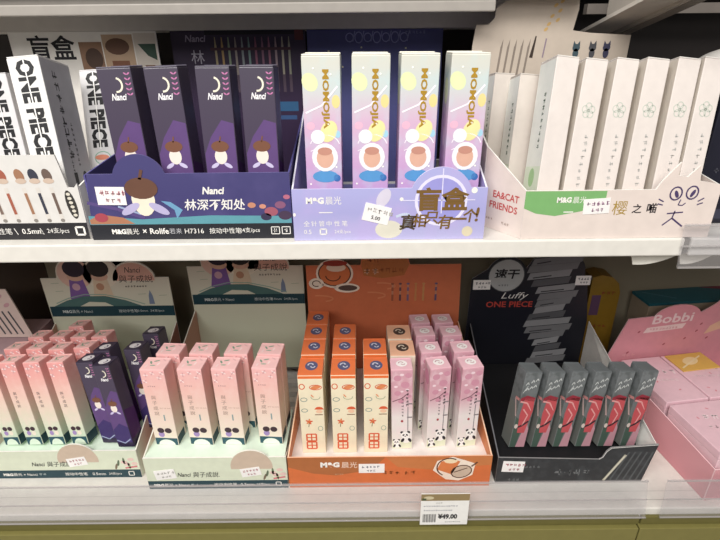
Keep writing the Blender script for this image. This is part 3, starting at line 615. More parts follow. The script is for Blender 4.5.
mb.text(fc, 'EA&CAT', 1.0, 2.55, 0.55, M('#c0504e'), 2, 'l', 0.02, width=2.4); mb.text(fc, 'FRIENDS', 0.75, 1.7, 0.55, M('#c0504e'), 2, 'l', 0.02, width=2.6); mb.marks(fc, 2.0, 0.6, 3, 0.25, M('#b09a90'), 2); mb.marks(fc, 0.5, 0.7, 3, 0.22, M('#b09a90'), 2)
obj('corner_panel', mb, t)
obj('side_panel', yz_side(0.03, 0.12, [(3.25, 0), (12.0, 0), (12.0, 8.8), (3.25, 6.2)], PALE, WHITE), t)
obj('side_panel', yz_side(W-0.12, 0.12, [(0.14, 0), (12.0, 0), (12.0, 5.2), (0.14, 3.9)], PALE, WHITE), t)
mb = MB(); mb.prism([(0.2, 3.4, 0), (u0_, 0.2, 0), (W-0.12, 0.2, 0), (W-0.12, 12, 0), (0.2, 12, 0)], (0, 0, 0.12), PALE); obj('tray_floor', mb, t)
mb = MB(); TAN = M('#bfb2a4', 0.5); k0 = 12.1
hp = [(9.9, 0), (23.2, 0), (23.3, 13.7), (19.8, 13.9), (18.3, 14.1), (18.55, 15.7), (18.45, 16.85), (13.5, 16.85), (13.45, 16.5), (12.5, 16.4), (11.65, 15.8), (11.6, 15.1), (11.1, 14.6), (10.1, 14.6), (9.9, 13.0)]
mb.prism([(u-9.7, k0, v) for u, v in hp], (0, 0.15, 0), TAN, M('#c0b4a6')); fr = front(k0, -9.7)
for i in range(5): mb.line(fr, [(12.0+i*0.58, 8.6), (12.4+i*0.58, 12.9)], 0.18, M('#857a70'), 1); mb.poly(fr, [(12.33+i*0.58, 12.9), (12.49+i*0.58, 12.9), (12.5+i*0.58, 13.5)], M('#857a70'), 1)
mb.line(fr, [(15.0, 12.0), (15.25, 13.7)], 0.3, M('#3a302a'), 2, True); mb.line(fr, [(16.0, 12.0), (16.15, 13.5)], 0.12, M('#8a7a88'), 2)
for u, c in ((18.8, '#3d4e56'), (20.2, '#4a4a4e'), (21.4, '#3c3c52')):
    mb.ell(fr, u, 12.75, 0.32, 0.3, M(c), 2); mb.ell(fr, u, 12.3, 0.25, 0.4, M(c), 2); mb.poly(fr, [(u-0.3, 12.9), (u-0.25, 13.3), (u-0.05, 13.0)], M(c), 3); mb.poly(fr, [(u+0.3, 12.9), (u+0.25, 13.3), (u+0.05, 13.0)], M(c), 3)
for u, v in ((16.6, 16.0), (17.0, 15.6), (16.4, 15.2), (16.2, 14.6), (16.0, 14.2), (17.1, 16.3), (16.9, 14.9)): mb.ell(fr, u, v, 0.2, 0.12, M('#c8a46a'), 2, rot=40)
obj('header_card', mb, t)
GU3 = 'slim white boxes on the upper shelf'
for i, (x, k, n) in enumerate(((12.85, 'white_first', 'front slim white box with green printed side, leftmost of the front row'), (14.75, 'white', 'second slim white box from the left in the cat display'),
        (16.95, 'white', 'third slim white box from the left, right above the drawn characters'), (19.1, 'white', 'fourth slim white box from the left in the cat display'),
        (21.3, 'white', 'fifth slim white box, directly behind the left drawn cat ear'), (23.15, 'white', 'rightmost slim white box, behind the right cat ear'))):
    place(k, x, 35.3, ZU+0.14, n, GU3, (2 if i == 0 else -1), 14, 6.5)
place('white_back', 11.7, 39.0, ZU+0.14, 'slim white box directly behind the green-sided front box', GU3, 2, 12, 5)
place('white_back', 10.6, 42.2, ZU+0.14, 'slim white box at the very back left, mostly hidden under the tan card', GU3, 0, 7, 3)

# ===== upper shelf, far right: dark display box and a white pouch
t = thing('carton', (26.15, 37.6, ZU), 'dark navy carton with faint grey print beside the cat display', 'carton')
mb = MB(); mb.box(0, 12, 0, 14, 0, 9.6, M('#20202c', 0.4), 0.1); fr = front()
mb.marks(fr, 1.3, 6.8, 2, 0.7, M('#8a8a94'), 2, rot=20); mb.marks(fr, 0.8, 4.0, 3, 0.5, M('#55555f'), 2); mb.rect(fr, 0.2, 0.4, 11.8, 1.2, M('#3a3a4a'), 1); mb.rect(Frame((0, 14, 0), (0, -1, 0), (0, 0, 1), (-1, 0, 0)), 0.3, 0.5, 13.7, 9.0, M('#262634'), 1)
obj('carton_body', mb, t); mb = MB(); mb.box(0.1, 11.9, 0.1, 13.9, 9.62, 9.75, M('#2a2a38', 0.4)); obj('lid_flap', mb, t)
t = thing('pouch', (31.0, 44.5, ZU+9.77), 'white rounded pouch lying on the dark carton at the right edge', 'pouch')
mb = MB(); N, K = 14, 18; vs = []
for i in range(N+1):
    s_ = i/N; rad = max(0.02, math.sin(math.pi*min(1, max(0, s_)))**0.55)
    for k in range(K):
        a = 2*math.pi*k/K; vs.append((-3.2 + 7.4*s_, 2.4*rad*math.cos(a), max(0.0, 1.5 + 1.55*rad*math.sin(a))))
mb.add(vs, [(i*K+k, i*K+(k+1) % K, (i+1)*K+(k+1) % K, (i+1)*K+k) for i in range(N) for k in range(K)], M('#d9d5cf', 0.4))
pb = obj('pouch_body', mb, t)
for p in pb.data.polygons: p.use_smooth = True
mb = MB(); mb.box(-4.2, -2.9, -1.6, 1.6, 1.4, 1.6, M('#c9c4bc')); obj('sealed_end', mb, t)

# ===== lower shelf: two mint displays of the same series
ZL = 92.02
MINT = M('#d6dcc6', 0.45); MINTI = M('#dff0de', 0.4); TEAL = M('#22404a', 0.4)
SIDEP = G('mint_to_pink', [(0, '#dcead8'), (0.3, '#d9b7a6'), (1, '#c99a88')], 'Y', 0, 10, 0.45)
def mint_display(x0, y0, W, H, label, hx, hw, hy, hz, sideh, edge_tilt, stick):
    t = thing('pen_display', (x0, y0, ZL), label, 'pen display', 'open pen displays')
    uc = W*0.755 if stick else W*0.59
    mb = wall_front(outline_bump(W, H, uc, 2.25, 1.3), MINT, WHITE); fr = front()
    mb.rect(fr, 0, 0, W, 1.15, TEAL, 1); mb.ell(fr, uc, H-1.3, 2.2, 2.2, M('#c9b5a2'), 1, n=26, t0=-8, t1=188)
    mb.text(fr, 'Nanci', W*0.26 if not stick else W*0.22, 1.75, 0.55, INK, 3, 'l', 0.01, 0.2, width=1.35); mb.text(fr, '與子成說.', W*0.365 if not stick else W*0.33, 1.65, 0.75, INK, 3, 'l', 0.0, 0.1, width=2.8)
    for u, v, c in ((0.86, 2.1, '#5f6e58'), (0.9, 2.4, '#6a7a60'), (0.84, 1.6, '#7a6a58'), (0.93, 1.7, '#a9b08c')): mb.ell(fr, W*u, v, 0.45, 0.12, M(c), 2, rot=u*300)
    for u, v in ((0.9, 2.2), (0.95, 2.6), (0.97, 2.0), (0.92, 1.9)): mb.ell(fr, W*u, v, 0.35, 0.22, M('#e3c3bb'), 2)
    mb.line(fr, [(W*0.9, 1.35), (W*0.985, 1.6)], 0.22, M('#d07a80'), 2)
    mb.text(fr, 'M&G', 0.6, 0.35, 0.4, WHITE, 2, 'l', 0.05); mb.text(fr, '晨光 × Nanci', 1.7, 0.33, 0.46, WHITE, 2, width=2.6); mb.marks(fr, 4.5, 0.35, 2, 0.4, M('#b9c4c4'), 2); mb.text(fr, '按动中性笔', W*0.47, 0.33, 0.46, WHITE, 2); mb.text(fr, '0.5mm', W*0.66, 0.36, 0.38, WHITE, 2); mb.text(fr, '24支/pcs', W*0.775, 0.34, 0.42, WHITE, 2)
    mb.line(fr, [(W*0.915, 0.3), (W*0.95, 0.3), (W*0.95, 0.85), (W*0.915, 0.85), (W*0.915, 0.3)], 0.09, WHITE, 2)
    obj('front_panel', mb, t)
    sticker(t, fr, (uc-1.1), 1.6, 2.1, 1.15, 10, '#b8747e', 4)
    if stick: sticker(t, fr, 1.0, 1.3, 2.2, 1.3, 8, '#b9b6ae', 4)
    mb = MB(); dep = 7.4 if stick else hy-0.2
    pz = 0.32 if stick else 0.0
    mb.box(0.12, W-0.12, 0.14, dep, H-0.5+pz, H-0.36+pz, MINTI); obj('insert_platform', mb, t)
    mb = MB(); mb.box(0.12, W-0.12, 0.14, dep, 0, 0.12, MINT); obj('tray_floor', mb, t)
    dx = hx - 0.0
    for s_, xa in ((0, 0.0), (1, W-0.12)):
        mb = MB(); sh = (dx if s_ == 0 else hx+hw-W)      # the sides lean over to the header's edges
        pr = [(0.14, 0.0), (hy, 0.0), (hy, sideh), (0.14, H-0.05)]
        if stick and s_: pr = [(0.14, 0.0), (7.5, 0.0), (7.5, 2.2), (0.14, H-0.05)]
        q = [Vector((xa + sh*y/hy, y, z)) for y, z in pr]; mb.prism(q, (0.12, 0, 0), SIDEP, M('#e6e2d6')); obj('side_panel', mb, t)
    # header card with two jars on a bridge and a dark strip
    mb = MB(); o_ = hz                                     # hz = height of the strip's lower edge
    zb0 = 2.4 if stick else 0.0
    pts = [(0, zb0), (hw, zb0), (hw, o_+5.4), (hw-1.7, o_+5.4)]
    for i in range(13): a = math.radians(14 + 152*i/12); pts.append((hw-4.35 + 2.75*math.cos(a), o_+5.1 + 2.5*math.sin(a)))
    for cx, rr in ((hw*0.47, 2.35), (hw*0.27, 2.3)):
        for i in range(11): a = math.radians(25 + 145*i/10); pts.append((cx + rr*math.cos(a), o_+6.0 + rr*0.95*math.sin(a)))
    pts += [(hw*0.12, o_+5.4), (-0.15, o_+5.4)]
    mb.prism([(hx+u, hy, v) for u, v in pts], (0, 0.15, 0), G('header_mint', [(0, '#c9d2b8'), (0.55, '#cfd2bc'), (1, '#d9cfc0')], 'Z', 0, 18, 0.5), WHITE); fr = front(hy, hx)
    mb.rect(fr, 0, o_, hw, o_+1.45, TEAL, 2); mb.text(fr, 'M&G', 1.5, o_+0.5, 0.42, M('#cfd6d6'), 3, 'l', 0.03); mb.text(fr, '晨光 × Nanci', 2.7, o_+0.48, 0.48, M('#cfd6d6'), 3, width=2.6); mb.text(fr, '按动中性笔', hw*0.55, o_+0.5, 0.45, M('#cfd6d6'), 3); mb.text(fr, '0.5mm  24支/pcs', hw*0.7, o_+0.5, 0.42, M('#cfd6d6'), 3, width=3.4)
    mb.ell(fr, hw*0.9, o_+5.1, 0.01, 0.01, WHITE, 1)
    PK = M('#d8a898')
    mb.ell(fr, hw-4.35, o_+5.0, 2.6, 2.4, PK, 1, n=24, t0=0, t1=180); mb.ell(fr, hw*0.27, o_+6.0, 2.15, 2.0, M('#dcb5a6'), 1, n=20); mb.ell(fr, hw*0.47, o_+6.0, 2.2, 2.0, M('#e2d6c4'), 1, n=20)
    for cx, body, cap in ((hw*0.27, '#7d5a9c', '#2d2230'), (hw*0.46, '#d8c2a8', '#2a211f')):
        mb.poly(fr, [(cx-1.3, o_+2.5), (cx+1.3, o_+2.5), (cx+0.8, o_+5.6), (cx-0.8, o_+5.6)], M(body), 2); mb.ell(fr, cx, o_+5.6, 1.05, 0.6, M('#d3a994'), 3); mb.ell(fr, cx, o_+6.7, 1.35, 1.15, M(cap), 4)
        mb.ell(fr, cx-0.2, o_+4.2, 0.5, 0.5, M('#c9a0b0' if body[1] == '7' else '#b98a70'), 3)
    TL = M('#4d6e6c')
    mb.poly(fr, [(0.6, o_+1.45), (2.4, o_+2.3), (4.6, o_+2.9), (7.4, o_+2.9), (9.8, o_+2.3), (11.8, o_+1.45), (8.2, o_+1.45), (7.2, o_+2.0), (5.2, o_+2.1), (3.9, o_+1.45)], TL, 5)
    mb.line(fr, [(1.0, o_+1.9), (2.6, o_+2.6), (4.8, o_+3.15), (7.4, o_+3.1), (10, o_+2.5), (12.2, o_+1.7)], 0.12, M('#8fa89c'), 6)
    mb.text(fr, 'Nanci', hw-5.3, o_+6.1, 0.75, INK, 3, 'l', 0.0, 0.2, width=1.9); mb.text(fr, '與子成說', hw-6.2, o_+4.75, 1.0, M('#3a2c2c'), 3, 'l', 0.0, 0.05, width=4.2); mb.marks(fr, hw-5.6, o_+4.05, 8, 0.32, M('#5a4a48'), 3)
    mb.poly(fr, [(hw-3.0, o_+1.7), (hw-2.3, o_+1.7), (hw-2.4, o_+2.9), (hw-2.65, o_+3.7), (hw-2.9, o_+2.9)], M('#7a86a0'), 2)
    for u, v in ((1.0, 4.7), (1.3, 3.6), (hw-4.2, 3.1), (hw-1.6, 2.9)): mb.line(fr, [(u, o_+v), (u+1.0, o_+v+0.05)], 0.07, M('#a9b09a'), 2)
    obj('header_card', mb, t)
    return t
mint_display(-39.9, 40.6, 15.7, 3.85, 'mint pen display with dark teal strip at the left end of lower shelf', 0.4, 15.75, 15.4, 11.6, 10.6, 0, False)
mint_display(-22.75, 38.95, 14.85, 4.35, 'mint pen display holding eight spaced pink boxes, beside the orange display', 1.1, 14.45, 18.4, 12.4, 11.6, 0, True)
GL1 = 'pink and mint boxes in the left display'
zl = ZL + 3.85-0.36
kw = dict(yaw=-5.5, back=6.0, right=-6.0)
cl = ['first', 'second', 'third', 'fourth']
for i, x in enumerate((-38.85, -36.4, -33.95, -31.48)): place('pink_mint', x, 41.75, zl, 'pink-to-mint box, %s from the left in the front row of the leftmost mint display' % cl[i], GL1, **kw)
for i, (x, y) in enumerate(((-37.49, 44.25), (-35.1, 44.25), (-32.65, 44.1), (-30.06, 44.37))): place('pink_mint', x, y, zl, 'pink-to-mint box, %s from the left in the second row of the leftmost mint display' % cl[i], GL1, **kw)
for i, (x, y) in enumerate(((-36.3, 46.6), (-33.9, 46.6), (-31.5, 46.5), (-29.2, 46.55))): place('pink_mint', x, y, zl, 'pink-topped box, %s from the left in the third row of the leftmost mint display' % cl[i], GL1, **kw)
place('pink_mint', -32.95, 48.85, zl, 'single pink-topped box at the very back of the leftmost mint display', GL1, **kw)
GP = 'small night purple boxes in the left display'
for x, y, n in ((-28.33, 42.0, 'small night purple box in the front row, next to the pink-to-mint boxes'), (-26.35, 41.35, 'small night purple box at the front right corner of the leftmost mint display'),
                (-27.55, 44.1, 'small night purple box in the second row, behind the front purple pair'), (-24.7, 44.3, 'small night purple box against the pink side panel, second row'),
                (-23.9, 47.4, 'small night purple box furthest back, in front of the green header card')):
    place('purple_small', x, y, zl, n, GP, -7, 4.6, -7.0 if x < -25 else -5)
GL2 = 'pink and cream boxes in the second mint display'
zl = ZL + 4.35-0.04
for i, (x, y) in enumerate(((-22.0, 40.95), (-18.3, 40.95), (-14.9, 40.9), (-10.9, 41.0))): place('pink_cream', x, y, zl, 'pink-and-cream box, %s from the left in the front row beside the orange display' % cl[i], GL2, yaw=-4)
for i, (x, y) in enumerate(((-21.33, 43.6), (-17.89, 43.6), (-14.25, 43.5), (-10.76, 43.4))): place('pink_cream', x, y, zl, 'pink-and-cream box, %s from the left in the back row beside the orange display' % cl[i], GL2, yaw=-4)

# ===== lower shelf: orange display
t = thing('pen_display', (-7.75, 38.95, ZL), 'orange pen display with doodled header, middle of the lower shelf', 'pen display', 'open pen displays')
W, H = 21.3, 4.25
ORB = M('#d2703e', 0.4); ORI = M('#d8854f', 0.45)
mb = wall_front([(0, 0), (W, 0), (W, H), (0, H)], ORB, M('#efc2a4')); fr = front()
mb.poly(fr, [(0, 4.2), (10.2, 4.2), (9.2, 3.0), (7.5, 2.2), (5.0, 1.7), (2.6, 2.0), (0, 2.9)], M('#ab683c'), 1); mb.poly(fr, [(10.2, 4.2), (W, 4.2), (W, 3.0), (15, 2.4), (11.5, 2.8)], M('#c47a48'), 1)
mb.text(fr, 'M&G', 3.4, 2.85, 0.72, WHITE, 2, 'l', 0.06, width=2.0); mb.text(fr, '晨光', 5.6, 2.75, 0.85, M('#f0d8c6'), 2, width=1.65); mb.marks(fr, 4.9, 1.75, 4, 0.22, M('#e0b492'), 2)
for u, n in ((9.9, 3), (12.2, 2)): mb.marks(fr, u, 1.7, n, 0.6, M('#a3582c'), 2)
# generic bowl doodle with a lifted cloth, white edged, on the right
WD = M('#f1e2d2'); BD = M('#5a3a2c')
mb.poly(fr, [(15.2, 2.3), (15.6, 3.6), (17.2, 4.15), (18.4, 3.7), (19.6, 3.2), (19.4, 1.6), (18.0, 0.8), (16.6, 1.0)], WD, 2); mb.poly(fr, [(15.6, 2.4), (16.0, 3.5), (17.2, 3.9), (18.0, 3.5), (17.2, 1.7)], M('#d9814e'), 3); mb.ell(fr, 18.2, 2.1, 1.1, 0.85, M('#cdb8a4'), 3, rot=20); mb.arc(fr, 18.2, 2.1, 1.1, 0.85, 0, 360, 0.12, BD, 4, 14, rot=20); mb.arc(fr, 16.9, 2.7, 1.3, 1.25, 60, 240, 0.14, BD, 4, 12); mb.line(fr, [(17.4, 2.0), (18.8, 2.6)], 0.1, BD, 5); mb.line(fr, [(19.2, 2.8), (19.8, 3.4)], 0.18, BD, 4); mb.ell(fr, 17.0, 3.6, 0.7, 0.35, M('#f0dcb8'), 4)
obj('front_panel', mb, t)
sticker(t, fr, 7.4, 2.05, 2.7, 1.25, 0, '#7d7f90', 3)
for x, dx in ((0, 1.05), (W-0.14, -0.9)): skew_side(t, x, dx, [(0.14, 0), (16.9, 0), (16.9, 10.4), (0.14, H-0.05)], ORI, M('#f0c8aa'), 0.14)
mb = MB(); mb.prism([(0.14, 0.14, H-1.25), (W-0.14, 0.14, H-1.25), (W-1.04, 16.9, H-1.25), (1.19, 16.9, H-1.25)], (0, 0, 0.15), M('#efe6e0', 0.35)); obj('insert_platform', mb, t)
mb = MB(); mb.prism([(0.14, 0.14, 0), (W-0.14, 0.14, 0), (W-1.04, 16.9, 0), (1.19, 16.9, 0)], (0, 0, 0.12), ORI); obj('tray_floor', mb, t)
mb = MB(); ORH = M('#cf7450', 0.5)
hp = [(1.1, 0), (W-0.9, 0), (W-0.9, 10.4), (W-1.1, 18.4), (13.9, 18.4), (13.6, 19.4), (8.0, 19.5), (7.8, 18.4), (1.1, 18.4), (1.1, 10.4)]
mb.prism([(u, 17.0, v) for u, v in hp], (0, 0.15, 0), ORH, M('#e6b08e')); fr = front(17.0)
mb.poly(fr, [(7.9, 18.4), (8.1, 19.4), (13.5, 19.3), (13.8, 18.4), (13.2, 17.0), (10.5, 16.6), (8.2, 17.0)], M('#b5703f'), 1)
for u, v, k in ((8.6, 18.75, 2), (8.4, 17.3, 6)): mb.marks(fr, u, v, k, 0.75, M('#8a4a2a') if k == 2 else M('#a35f38'), 2)
mb.marks(fr, 8.2, 17.1, 2, 0.95, M('#d9a98c'), 3)
# round dumpling doodle with a white outline
mb.ell(fr, 4.6, 17.3, 2.3, 2.0, WD, 2, n=24); mb.ell(fr, 4.6, 17.3, 2.05, 1.75, BD, 3, n=24); mb.ell(fr, 4.6, 17.3, 1.9, 1.6, M('#d4784a'), 4, n=24); mb.ell(fr, 4.8, 18.1, 1.2, 0.55, M('#e8d2bc'), 5); mb.ell(fr, 4.7, 18.7, 1.5, 0.4, M('#9a3a2c'), 6); mb.arc(fr, 4.4, 17.0, 0.9, 0.7, 180, 360, 0.14, BD, 5, 10)
mb.ell(fr, 2.3, 15.95, 0.95, 0.75, WD, 4); mb.arc(fr, 2.3, 15.95, 0.5, 0.4, 0, 300, 0.12, BD, 5, 10); mb.ell(fr, 6.1, 15.3, 1.6, 0.65, WD, 4); mb.ell(fr, 6.2, 15.3, 1.2, 0.4, M('#5a4a44'), 5); mb.line(fr, [(3.0, 15.8), (4.7, 15.35)], 0.2, WD, 4)
for u, v in ((10.2, 15.5), (2.4, 13.8), (9.0, 14.2)): mb.arc(fr, u, v, 1.9, 0.45, -60, 100, 0.2, M('#d98a62'), 1)
for i, c in enumerate(('#9c5a44', '#6a4a50', '#7a6480', '#c98a58', '#c9925e', '#6a5a78')):
    u = 11.8 + i*0.97 + (0.6 if i == 5 else 0); mb.line(fr, [(u, 13.4), (u, 15.7)], 0.22, M('#c08a70' if i not in (3, 4) else c), 2); mb.line(fr, [(u, 13.4), (u, 14.3)], 0.26, M(c), 3); mb.line(fr, [(u, 14.8), (u, 15.3)], 0.26, M(c), 3); mb.ell(fr, u, 15.8, 0.2, 0.14, M(c), 3)
obj('header_card', mb, t)
GS = 'cream snack boxes in the orange display'; zl = ZL + H-1.1
rw = ['front row', 'second row', 'third row', 'back row']; YR = (40.7, 44.3, 47.4, 50.5)
for c, (x, n) in enumerate(((-6.35, 4), (-3.05, 3), (0.25, 2))):
    for k in range(n): place('snack', x, YR[k], zl, 'orange-topped cream snack box, %s column from the left, %s of orange display' % (cl[c], rw[k]), GS)
GPa = 'pink blossom boxes in the orange display'
place('beige', 3.1, 43.95, zl, 'beige box with dark roundel on top, directly behind the left pink blossom box', 'beige boxes in the orange display')
place('beige', 3.0, 47.2, zl, 'beige box with dark roundel on top, furthest back in the left blossom column', 'beige boxes in the orange display')
zp = zl
place('panda', 3.25, 41.1, zp, 'pink blossom panda box, left of the three in front, next to the snack boxes', GPa, right=-1.5)
for k, (x, y, r) in enumerate(((6.95, 41.15, 0), (6.35, 44.0, 0), (6.15, 47.3, 0), (5.9, 50.0, 0))): place('panda', x, y, zp, 'pink blossom panda box, middle blossom column, %s of the orange display' % rw[k], GPa, yaw=(9, 4, 4, 4)[k], right=r)
for k, (x, y, r) in enumerate(((10.2, 41.2, 0), (9.8, 44.1, 0), (9.1, 47.3, 0), (8.6, 50.0, 0))): place('panda', x, y, zp, 'pink blossom panda box, right blossom column, %s beside the black display' % rw[k], GPa, yaw=(8, 5, 4, 4)[k], right=r)

# ===== lower shelf: black display with six grey boxes
t = thing('pen_display', (14.3, 39.3, ZL), 'black pen display with six grey leaning boxes on the lower shelf', 'pen display', 'open pen displays')
BLK = G('black_print', [(0, '#2b2c2f'), (1, '#333538')], 'Z', 0, 5, 0.4, 0.4, '#45484b', 80, 0.5); BLK2 = M('#1a1a1e', 0.5)
W, H = 15.7, 3.6
pts = [(0, 0), (W, 0), (W+0.75, 5.2), (11.6, 4.8), (11.2, 4.3), (10.9, 3.4), (10.6, H-0.4), (0, H)]
mb = wall_front(pts, BLK, M('#8f8f8f')); fr = front()
mb.line(fr, [(10.62, 3.25), (10.95, 3.5), (11.2, 4.25), (11.65, 4.76), (16.4, 5.14)], 0.07, M('#e4e2de'), 3)
mb.marks(fr, 6.2, 1.0, 4, 0.9, M('#7d7f80'), 2); mb.marks(fr, 1.3, 0.25, 3, 0.4, M('#8a8c8c'), 2); mb.marks(fr, 2.9, 2.05, 4, 0.4, M('#77797a'), 2); mb.line(fr, [(11.6, 0.2), (13.3, 3.8)], 0.3, M('#b7b2a0'), 2); mb.line(fr, [(11.7, 0.4), (13.2, 3.6)], 0.1, M('#dcd8c8'), 3)
for i in range(5): mb.line(fr, [(12.3+i*0.7, 0.3), (13.6+i*0.62, 4.2)], 0.18, M('#55585a'), 1)
obj('front_panel', mb, t)
sticker(t, fr, 0.5, 1.65, 2.3, 1.5, -3, '#b0606c', 3)
obj('side_panel', yz_side(0, 0.14, [(0.14, 0), (17.2, 0), (17.2, 9.6), (0.14, H-0.05)], BLK2, M('#6a6a6e')), t)
mb = MB(); pr = [(0.14, 0), (17.2, 0), (17.2, 9.8), (0.14, 5.1)]
sh = lambda y, z: W-0.14 + 0.7*(1-y/17.2)*(z/5.1) if z > 1 else W-0.14
mb.prism([(sh(y, z), y, z) for y, z in pr], (0.06, 0, 0), M('#efece6', 0.45)); obj('side_panel', mb, t)
mb = MB(); mb.box(0.14, W-0.14, 0.14, 17.2, H-0.55, H-0.4, M('#141417', 0.7)); obj('insert_platform', mb, t)
mb = MB(); mb.box(0.14, W-0.14, 0.14, 17.2, 0, 0.12, BLK2); obj('tray_floor', mb, t)
mb = MB(); hp = [(-0.6, 0), (W-0.3, 0), (W-0.3, 9.8), (14.4, 15.9), (14.0, 16.4)]
for i in range(9): a = math.radians(0 + 110*i/8); hp.append((11.7 + 2.2*math.cos(a), 16.9 + 2.3*math.sin(a)))
hp += [(9.0, 19.2), (7.2, 18.6)]
for i in range(11): a = math.radians(20 + 140*i/10); hp.append((4.1 + 2.5*math.cos(a), 16.5 + 2.5*math.sin(a)))
hp += [(-0.2, 16.0)]
mb.prism([(u, 17.4, v) for u, v in hp], (0, 0.15, 0), G('black_header', [(0, '#141418'), (0.6, '#1a1b26'), (1, '#232328')], 'Z', 0, 19, 0.45), M('#8a8a8c')); fr = front(17.4)
LG = M('#aeb0b0'); G1, G2, G3 = M('#77777a'), M('#8f8f92'), M('#5a5a5e')
mb.ell(fr, 4.1, 16.4, 2.2, 2.2, LG, 2, n=26); mb.arc(fr, 4.1, 16.4, 2.25, 2.25, 0, 360, 0.12, M('#4a4a4e'), 3, 26); mb.text(fr, '速干', 2.5, 15.95, 1.4, INK, 4, 'l', 0.03, 0.15, width=3.1); mb.marks(fr, 3.2, 14.9, 4, 0.32, M('#55575a'), 4)
# plain grey brush-stroke panel in place of the printed picture
for k in range(16):
    v0 = 3.0 + k*0.98; a_ = 8.0 + 0.9*math.sin(k*0.8) - (0.5 if k > 8 else 0); b_ = 12.6 + 0.7*math.sin(k*1.3+1); mb.poly(fr, [(a_, v0), (b_, v0+0.55), (b_+0.25, v0+1.5), (a_+0.3, v0+0.95)], (G1, G2, G3, G2, G1)[k % 5], 2)
    if k % 2: mb.line(fr, [(a_+0.7, v0+0.3), (a_+2.4+0.6*(k % 3), v0+0.62)], 0.16, M('#3a3a3e'), 4)
mb.text(fr, 'Luffy', 3.6, 12.9, 1.15, M('#e6e4e0'), 6, 'l', -0.005, 0.5, width=3.2); mb.text(fr, 'ONE PIECE', 1.9, 11.9, 0.85, M('#b8463c'), 5, 'l', 0.02, width=6.0)
obj('header_card', mb, t)
sticker(t, fr, 0.0, 14.5, 2.2, 1.35, 0, '#77757a', 6); sticker(t, fr, 12.9, 15.0, 1.9, 1.3, 0, '#77757a', 6)
GG = 'grey boxes in the black display'; zl = ZL + H-0.4
nm = ['leftmost grey box', 'second grey box from the left', 'third grey box from the left', 'fourth grey box from the left', 'fifth grey box from the left', 'rightmost grey box']
for i, x in enumerate((15.75, 18.1, 20.45, 22.85, 25.25, 27.65)): place('grey', x, 40.75, zl, nm[i] + ' with red streaks, leaning right in the black display', GG, 8, 5, 7.5)

# ===== lower shelf right: pink gift display
t = thing('gift_display', (35.2, 36.75, ZL), 'pink display tray of large pink gift boxes at the right end of lower shelf', 'gift display', None, 8)
PKT = G('pink_tray', [(0, '#d3929a'), (1, '#dca0a7')], 'Z', 0, 5, 0.45); PKL = M('#dba6ae', 0.45)
mb = wall_front([(0, 0), (18, 0), (18, 1.6), (2.5, 1.6), (0.8, 4.2), (0, 4.2)], PKT, M('#f0c8cc')); obj('front_panel', mb, t)
for x in (0, 17.88): obj('side_panel', yz_side(x, 0.12, [(0.14, 0), (17.0, 0), (17.0, 5.4), (0.14, 4.2)], PKT, M('#f0c8cc')), t)
mb = MB(); mb.box(0.12, 17.88, 0.14, 17.0, 0, 0.12, PKL); obj('tray_floor', mb, t)
mb = MB(); hp = [(-1.2, 0), (18, 0), (18, 13.0)]
for i in range(9): a = math.radians(0 + 150*i/8); hp.append((14.6 + 2.6*math.cos(a), 11.8 + 2.0*math.sin(a)))
hp.append((11.0, 12.0))
for i in range(11): a = math.radians(15 + 150*i/10); hp.append((7.3 + 3.3*math.cos(a), 11.2 + 1.9*math.sin(a)))
hp += [(0.6, 11.6), (-1.2, 6.4)]
mb.prism([(u, 17.1, v) for u, v in hp], (0, 0.15, 0), M('#d8939d', 0.45), M('#e0b4ba')); fr = front(17.1)
mb.text(fr, 'Bobbi', 3.9, 10.55, 1.35, M('#f0d6d8'), 2, 'l', 0.02, 0.1, width=5.6); mb.poly(fr, [(3.0, 9.35), (8.4, 9.6), (8.8, 10.35), (3.4, 10.1)], M('#efd3d2'), 2); mb.marks(fr, 3.8, 9.6, 9, 0.4, M('#d79aa0'), 3)
for u, v in ((2.4, 9.6), (10.6, 9.0), (9.2, 8.0), (6.4, 7.4), (12.4, 7.8), (11.0, 10.0), (1.5, 6.6)): mb.ell(fr, u, v, 0.22, 0.12, M('#a3505c'), 2, rot=40, n=8)
mb.poly(fr, [(11.8, 8.4), (15.5, 9.4), (15.5, 11.2), (12.4, 9.6)], M('#e6b89c'), 1); mb.marks(fr, 0.8, 5.9, 3, 0.6, M('#e3a8ae'), 2); mb.arc(fr, 14.6, 11.8, 1.7, 1.2, 20, 160, 0.6, M('#e9b2a2'), 2)
obj('header_card', mb, t)
